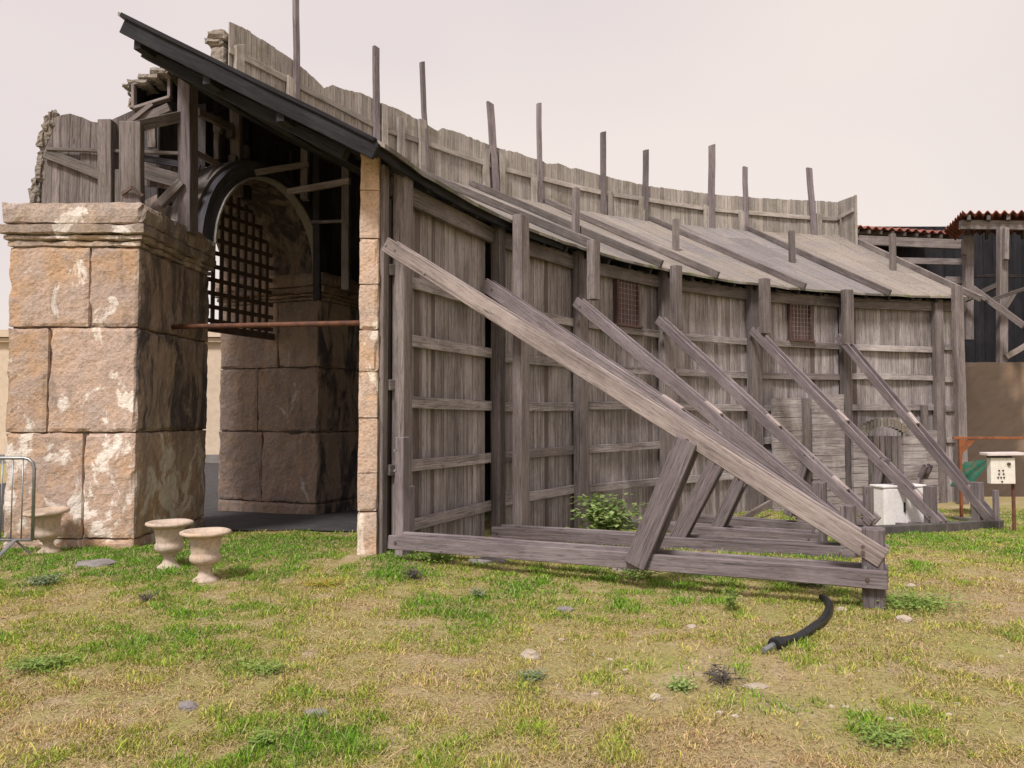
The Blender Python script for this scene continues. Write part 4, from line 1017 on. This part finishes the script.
# ------------------------------------------------------------------ grass
def vnoise(x,y,s,seed):
    return np.array([noise.fractal(V((a*s+seed,b*s-seed*.7,seed)),1.0,2.0,4) for a,b in zip(x,y)])
def lattice(seed,s,xr=(-13,13),yr=(1.5,20),n=420):
    gx=np.linspace(*xr,n); gy=np.linspace(*yr,n)
    G=np.array([[noise.fractal(V((a*s+seed*7.1,b*s-seed*3.7,seed*1.3)),.9,2.1,5) for a in gx] for b in gy],dtype=np.float32)
    def f(x,y):
        i=np.clip((x-xr[0])/(xr[1]-xr[0])*(n-1),0,n-1.001); j=np.clip((y-yr[0])/(yr[1]-yr[0])*(n-1),0,n-1.001)
        return G[j.astype(int),i.astype(int)]
    return f
def gzv(x,y):
    d=np.clip((y-8.6)/6.4,0,1); k=.5+.5*np.clip((x+3)/4.5,0,1); return -.6*k*d
def build_grass():
    n1=lattice(1,.55,n=300); n2=lattice(2,1.6,n=420); n3=lattice(3,4.5,n=420)
    N=1650000
    # sample depth with density thinning with distance
    u=RNG.random(N); Y=3.0*(18.0/3.0)**u; Y=Y+RNG.random(N)*.02
    half=.80*Y+.9; x=(RNG.random(N)*2-1)*half
    a=n1(x,Y); b=n2(x,Y); c=n3(x,Y)
    bare=(b*.6+c*.5)
    for (px,y,r,s) in ((670,660,.9,.85),(820,720,.6,.6),(740,690,.7,.7),(290,715,.8,.2),(40,735,.5,.4),(985,650,.7,.45),(640,600,.8,.4),(900,680,.6,.25)):
        q=hit(px,y); bare-= s*np.exp(-((x-q.x)**2+((Y-q.y)*1.2)**2)/r**2)
    keep=RNG.random(N)<np.clip(.95+bare*.9,.12,1)
    # footprints
    dist=np.hypot(x-C0.x,Y-C0.y)
    keep&= ~((dist>W-.05)&(x>-1.9))
    keep&= ~((x<-4.55)&(x>-6.5)&(Y>9.42))
    keep&= ~((x<-1.6)&(Y>11.25+.2*np.sin(x*5)))
    keep&= ~((x<-1.5)&(x>-1.85)&(Y>8.78))
    x,Y,a,b,c=[t[keep] for t in (x,Y,a,b,c)]; n=len(x); print('blades',n)
    z=np.array([gz(p,q) for p,q in zip(x,Y)])
    # greenness field
    g=.17+.6*a+.5*b+.5*c
    g+= 1.05*np.exp(-((Y-9.7)/1.8)**2)*(x<-1.0)                      # lush strip by the piers
    g+= .40*np.exp(-((Y-8.2)/1.3)**2)*(x<-2.2)
    g+= .55*np.clip((Y-6.6)/2.5,0,1)*(x>2.7)                        # green beyond the shores
    g+= .45*np.exp(-((Y-7.6)/.9)**2)*(x>-1.5)*(x<3.5)
    g-= .30*np.clip((6.0-Y)/3,0,1)
    for (px,y,r,s) in ((450,630,.5,.75),(415,600,.3,.5),(240,670,.4,.35),(60,665,.5,.5),(700,600,.3,.3),(930,600,.6,.6),(300,760,.4,.35),(470,745,.4,.25),(30,625,.5,.5),(900,740,.5,.35),(130,650,.6,.35),(820,690,.5,.3),(560,690,.4,.25),(210,620,.5,.4),(950,700,.4,.3)):
        q=hit(px,y); g+= s*np.exp(-((x-q.x)**2+(Y-q.y)**2)/r**2)
    g+= RNG.normal(0,.27,n)
    pal=np.array([(.43,.28,.165),(.57,.42,.235),(.54,.45,.165),(.43,.43,.08),(.29,.39,.05),(.15,.32,.028)])
    t=np.clip((g+.45)/1.45*5,0,4.999); i=t.astype(int); f=(t-i)[:,None]
    col=pal[i]*(1-f)+pal[np.minimum(i+1,5)]*f
    col*= (RNG.uniform(.42,1.35,n)*(1+.35*np.clip(c,-.8,.8)))[:,None]
    r_=RNG.random(n)
    pale=r_<.12; col[pale]=col[pale]*.35+np.array((.66,.53,.34))*.65
    dk=(r_>.86)&(r_<.94); col[dk]*=.42
    red=(r_>.96)&(g<.2); col[red]=np.array((.33,.17,.10))
    h=(.013+.030*RNG.random(n)**1.7)*(1+.6*np.clip(g,-.4,1))*(1+1.0*np.clip(c+.3*b,-.6,.9))
    h*=.82; tall=RNG.random(n)<.02; h[tall]*=2.0
    wd=(.0013+.0013*RNG.random(n))*(.85+.16*(Y-3)) +.0006
    th=RNG.random(n)*2*np.pi; lean=RNG.uniform(.35,1.48,n); straw=RNG.random(n)<.07; h[straw]=RNG.uniform(.05,.10,n)[straw]; lean[straw]=RNG.uniform(1.25,1.5,n)[straw]; col[straw]=np.array((.60,.46,.27))*RNG.uniform(.6,1.15,n)[straw][:,None]; ld=RNG.random(n)*2*np.pi
    dx,dy=np.cos(th)*wd,np.sin(th)*wd
    lx,ly=np.cos(ld)*np.sin(lean),np.sin(ld)*np.sin(lean); lz=np.cos(lean)
    P=np.empty((n,5,3),dtype=np.float32)
    base=np.stack([x,Y,z-.004],1)
    D=np.stack([dx,dy,np.zeros(n)],1); Ld=np.stack([lx,ly,lz],1)
    midp=base+Ld*(h*.55)[:,None]+np.array([0,0,1])*(h*.12)[:,None]; tip=base+Ld*h[:,None]-np.array([0,0,1])*(h*.10*lean)[:,None]
    P[:,0]=base-D; P[:,1]=base+D; P[:,2]=midp+D*.8; P[:,3]=midp-D*.8; P[:,4]=tip
    me=bpy.data.meshes.new('grass'); me.vertices.add(n*5); me.vertices.foreach_set('co',P.ravel())
    o=np.arange(n)*5
    li=np.stack([o,o+1,o+2,o+3,o+3,o+2,o+4],1).ravel().astype(np.int32)
    me.loops.add(n*7); me.loops.foreach_set('vertex_index',li)
    ls=np.stack([np.arange(n)*7,np.arange(n)*7+4],1).ravel().astype(np.int32)
    me.polygons.add(n*2); me.polygons.foreach_set('loop_start',ls)
    me.update(calc_edges=True); me.validate()
    A=me.attributes.new('col','FLOAT_COLOR','POINT'); cc=np.ones((n,5,4),dtype=np.float32); cc[:,:,:3]=col[:,None,:]
    A.data.foreach_set('color',cc.ravel())
    me.materials.append(M['grass']); ob=bpy.data.objects.new('grass',me); COL.objects.link(ob)
    tag(ob,'short patchy grass, dry tan with green patches, covering the foreground','grass',kind='stuff')
build_grass()

# ------------------------------------------------------------------ light, sky, camera
sc=bpy.context.scene
SUN_EL=math.radians(52); SUN_AZ=math.radians(205)     # azimuth the light comes from, clockwise from +Y
w=bpy.data.worlds.new('World'); sc.world=w; w.use_nodes=True; t=w.node_tree; t.nodes.clear()
out=t.nodes.new('ShaderNodeOutputWorld'); bg=t.nodes.new('ShaderNodeBackground'); t.links.new(bg.outputs[0],out.inputs[0])
sky=t.nodes.new('ShaderNodeTexSky'); sky.sky_type='NISHITA'; sky.sun_disc=False; sky.sun_elevation=SUN_EL; sky.sun_rotation=SUN_AZ; sky.dust_density=4; sky.air_density=1
tc=t.nodes.new('ShaderNodeTexCoord'); mp=t.nodes.new('ShaderNodeMapping'); mp.inputs['Scale'].default_value=(1,1,2.2); t.links.new(tc.outputs['Generated'],mp.inputs[0])
nz=t.nodes.new('ShaderNodeTexNoise'); nz.inputs['Scale'].default_value=1.3; nz.inputs['Detail'].default_value=3; nz.inputs['Roughness'].default_value=.4; t.links.new(mp.outputs[0],nz.inputs[0])
cr=t.nodes.new('ShaderNodeValToRGB'); e=cr.color_ramp.elements; SK=3.85
e[0].position=.36; e[0].color=(.80*SK,.705*SK,.705*SK,1); e[1].position=.62; e[1].color=(.93*SK,.82*SK,.75*SK,1); t.links.new(nz.outputs['Fac'],cr.inputs[0])
mx=t.nodes.new('ShaderNodeMix'); mx.data_type='RGBA'; mx.inputs[0].default_value=.94
t.links.new(sky.outputs[0],mx.inputs[6]); t.links.new(cr.outputs[0],mx.inputs[7]); t.links.new(mx.outputs[2],bg.inputs[0]); bg.inputs[1].default_value=.10
ld=bpy.data.lights.new('sun','SUN'); ld.energy=1.5; ld.angle=math.radians(11); ld.color=(1,.945,.905); lo=bpy.data.objects.new('sun',ld); COL.objects.link(lo)
dirv=V((math.sin(SUN_AZ)*math.cos(SUN_EL),math.cos(SUN_AZ)*math.cos(SUN_EL),math.sin(SUN_EL)))
lo.rotation_euler=dirv.to_track_quat('Z','Y').to_euler(); lo.location=(0,0,30)
cd=bpy.data.cameras.new('camera'); cd.sensor_width=36; cd.lens=F*36/1024; cd.clip_end=2000; cd.clip_start=.05
co=bpy.data.objects.new('camera',cd); COL.objects.link(co); co.location=CAM; co.rotation_euler=(math.pi/2+PITCH,0,0); sc.camera=co
sc.view_settings.view_transform='Standard'; sc.view_settings.look='None'; sc.view_settings.exposure=1.36; sc.view_settings.gamma=1
sc.cycles.max_bounces=6; sc.cycles.diffuse_bounces=4
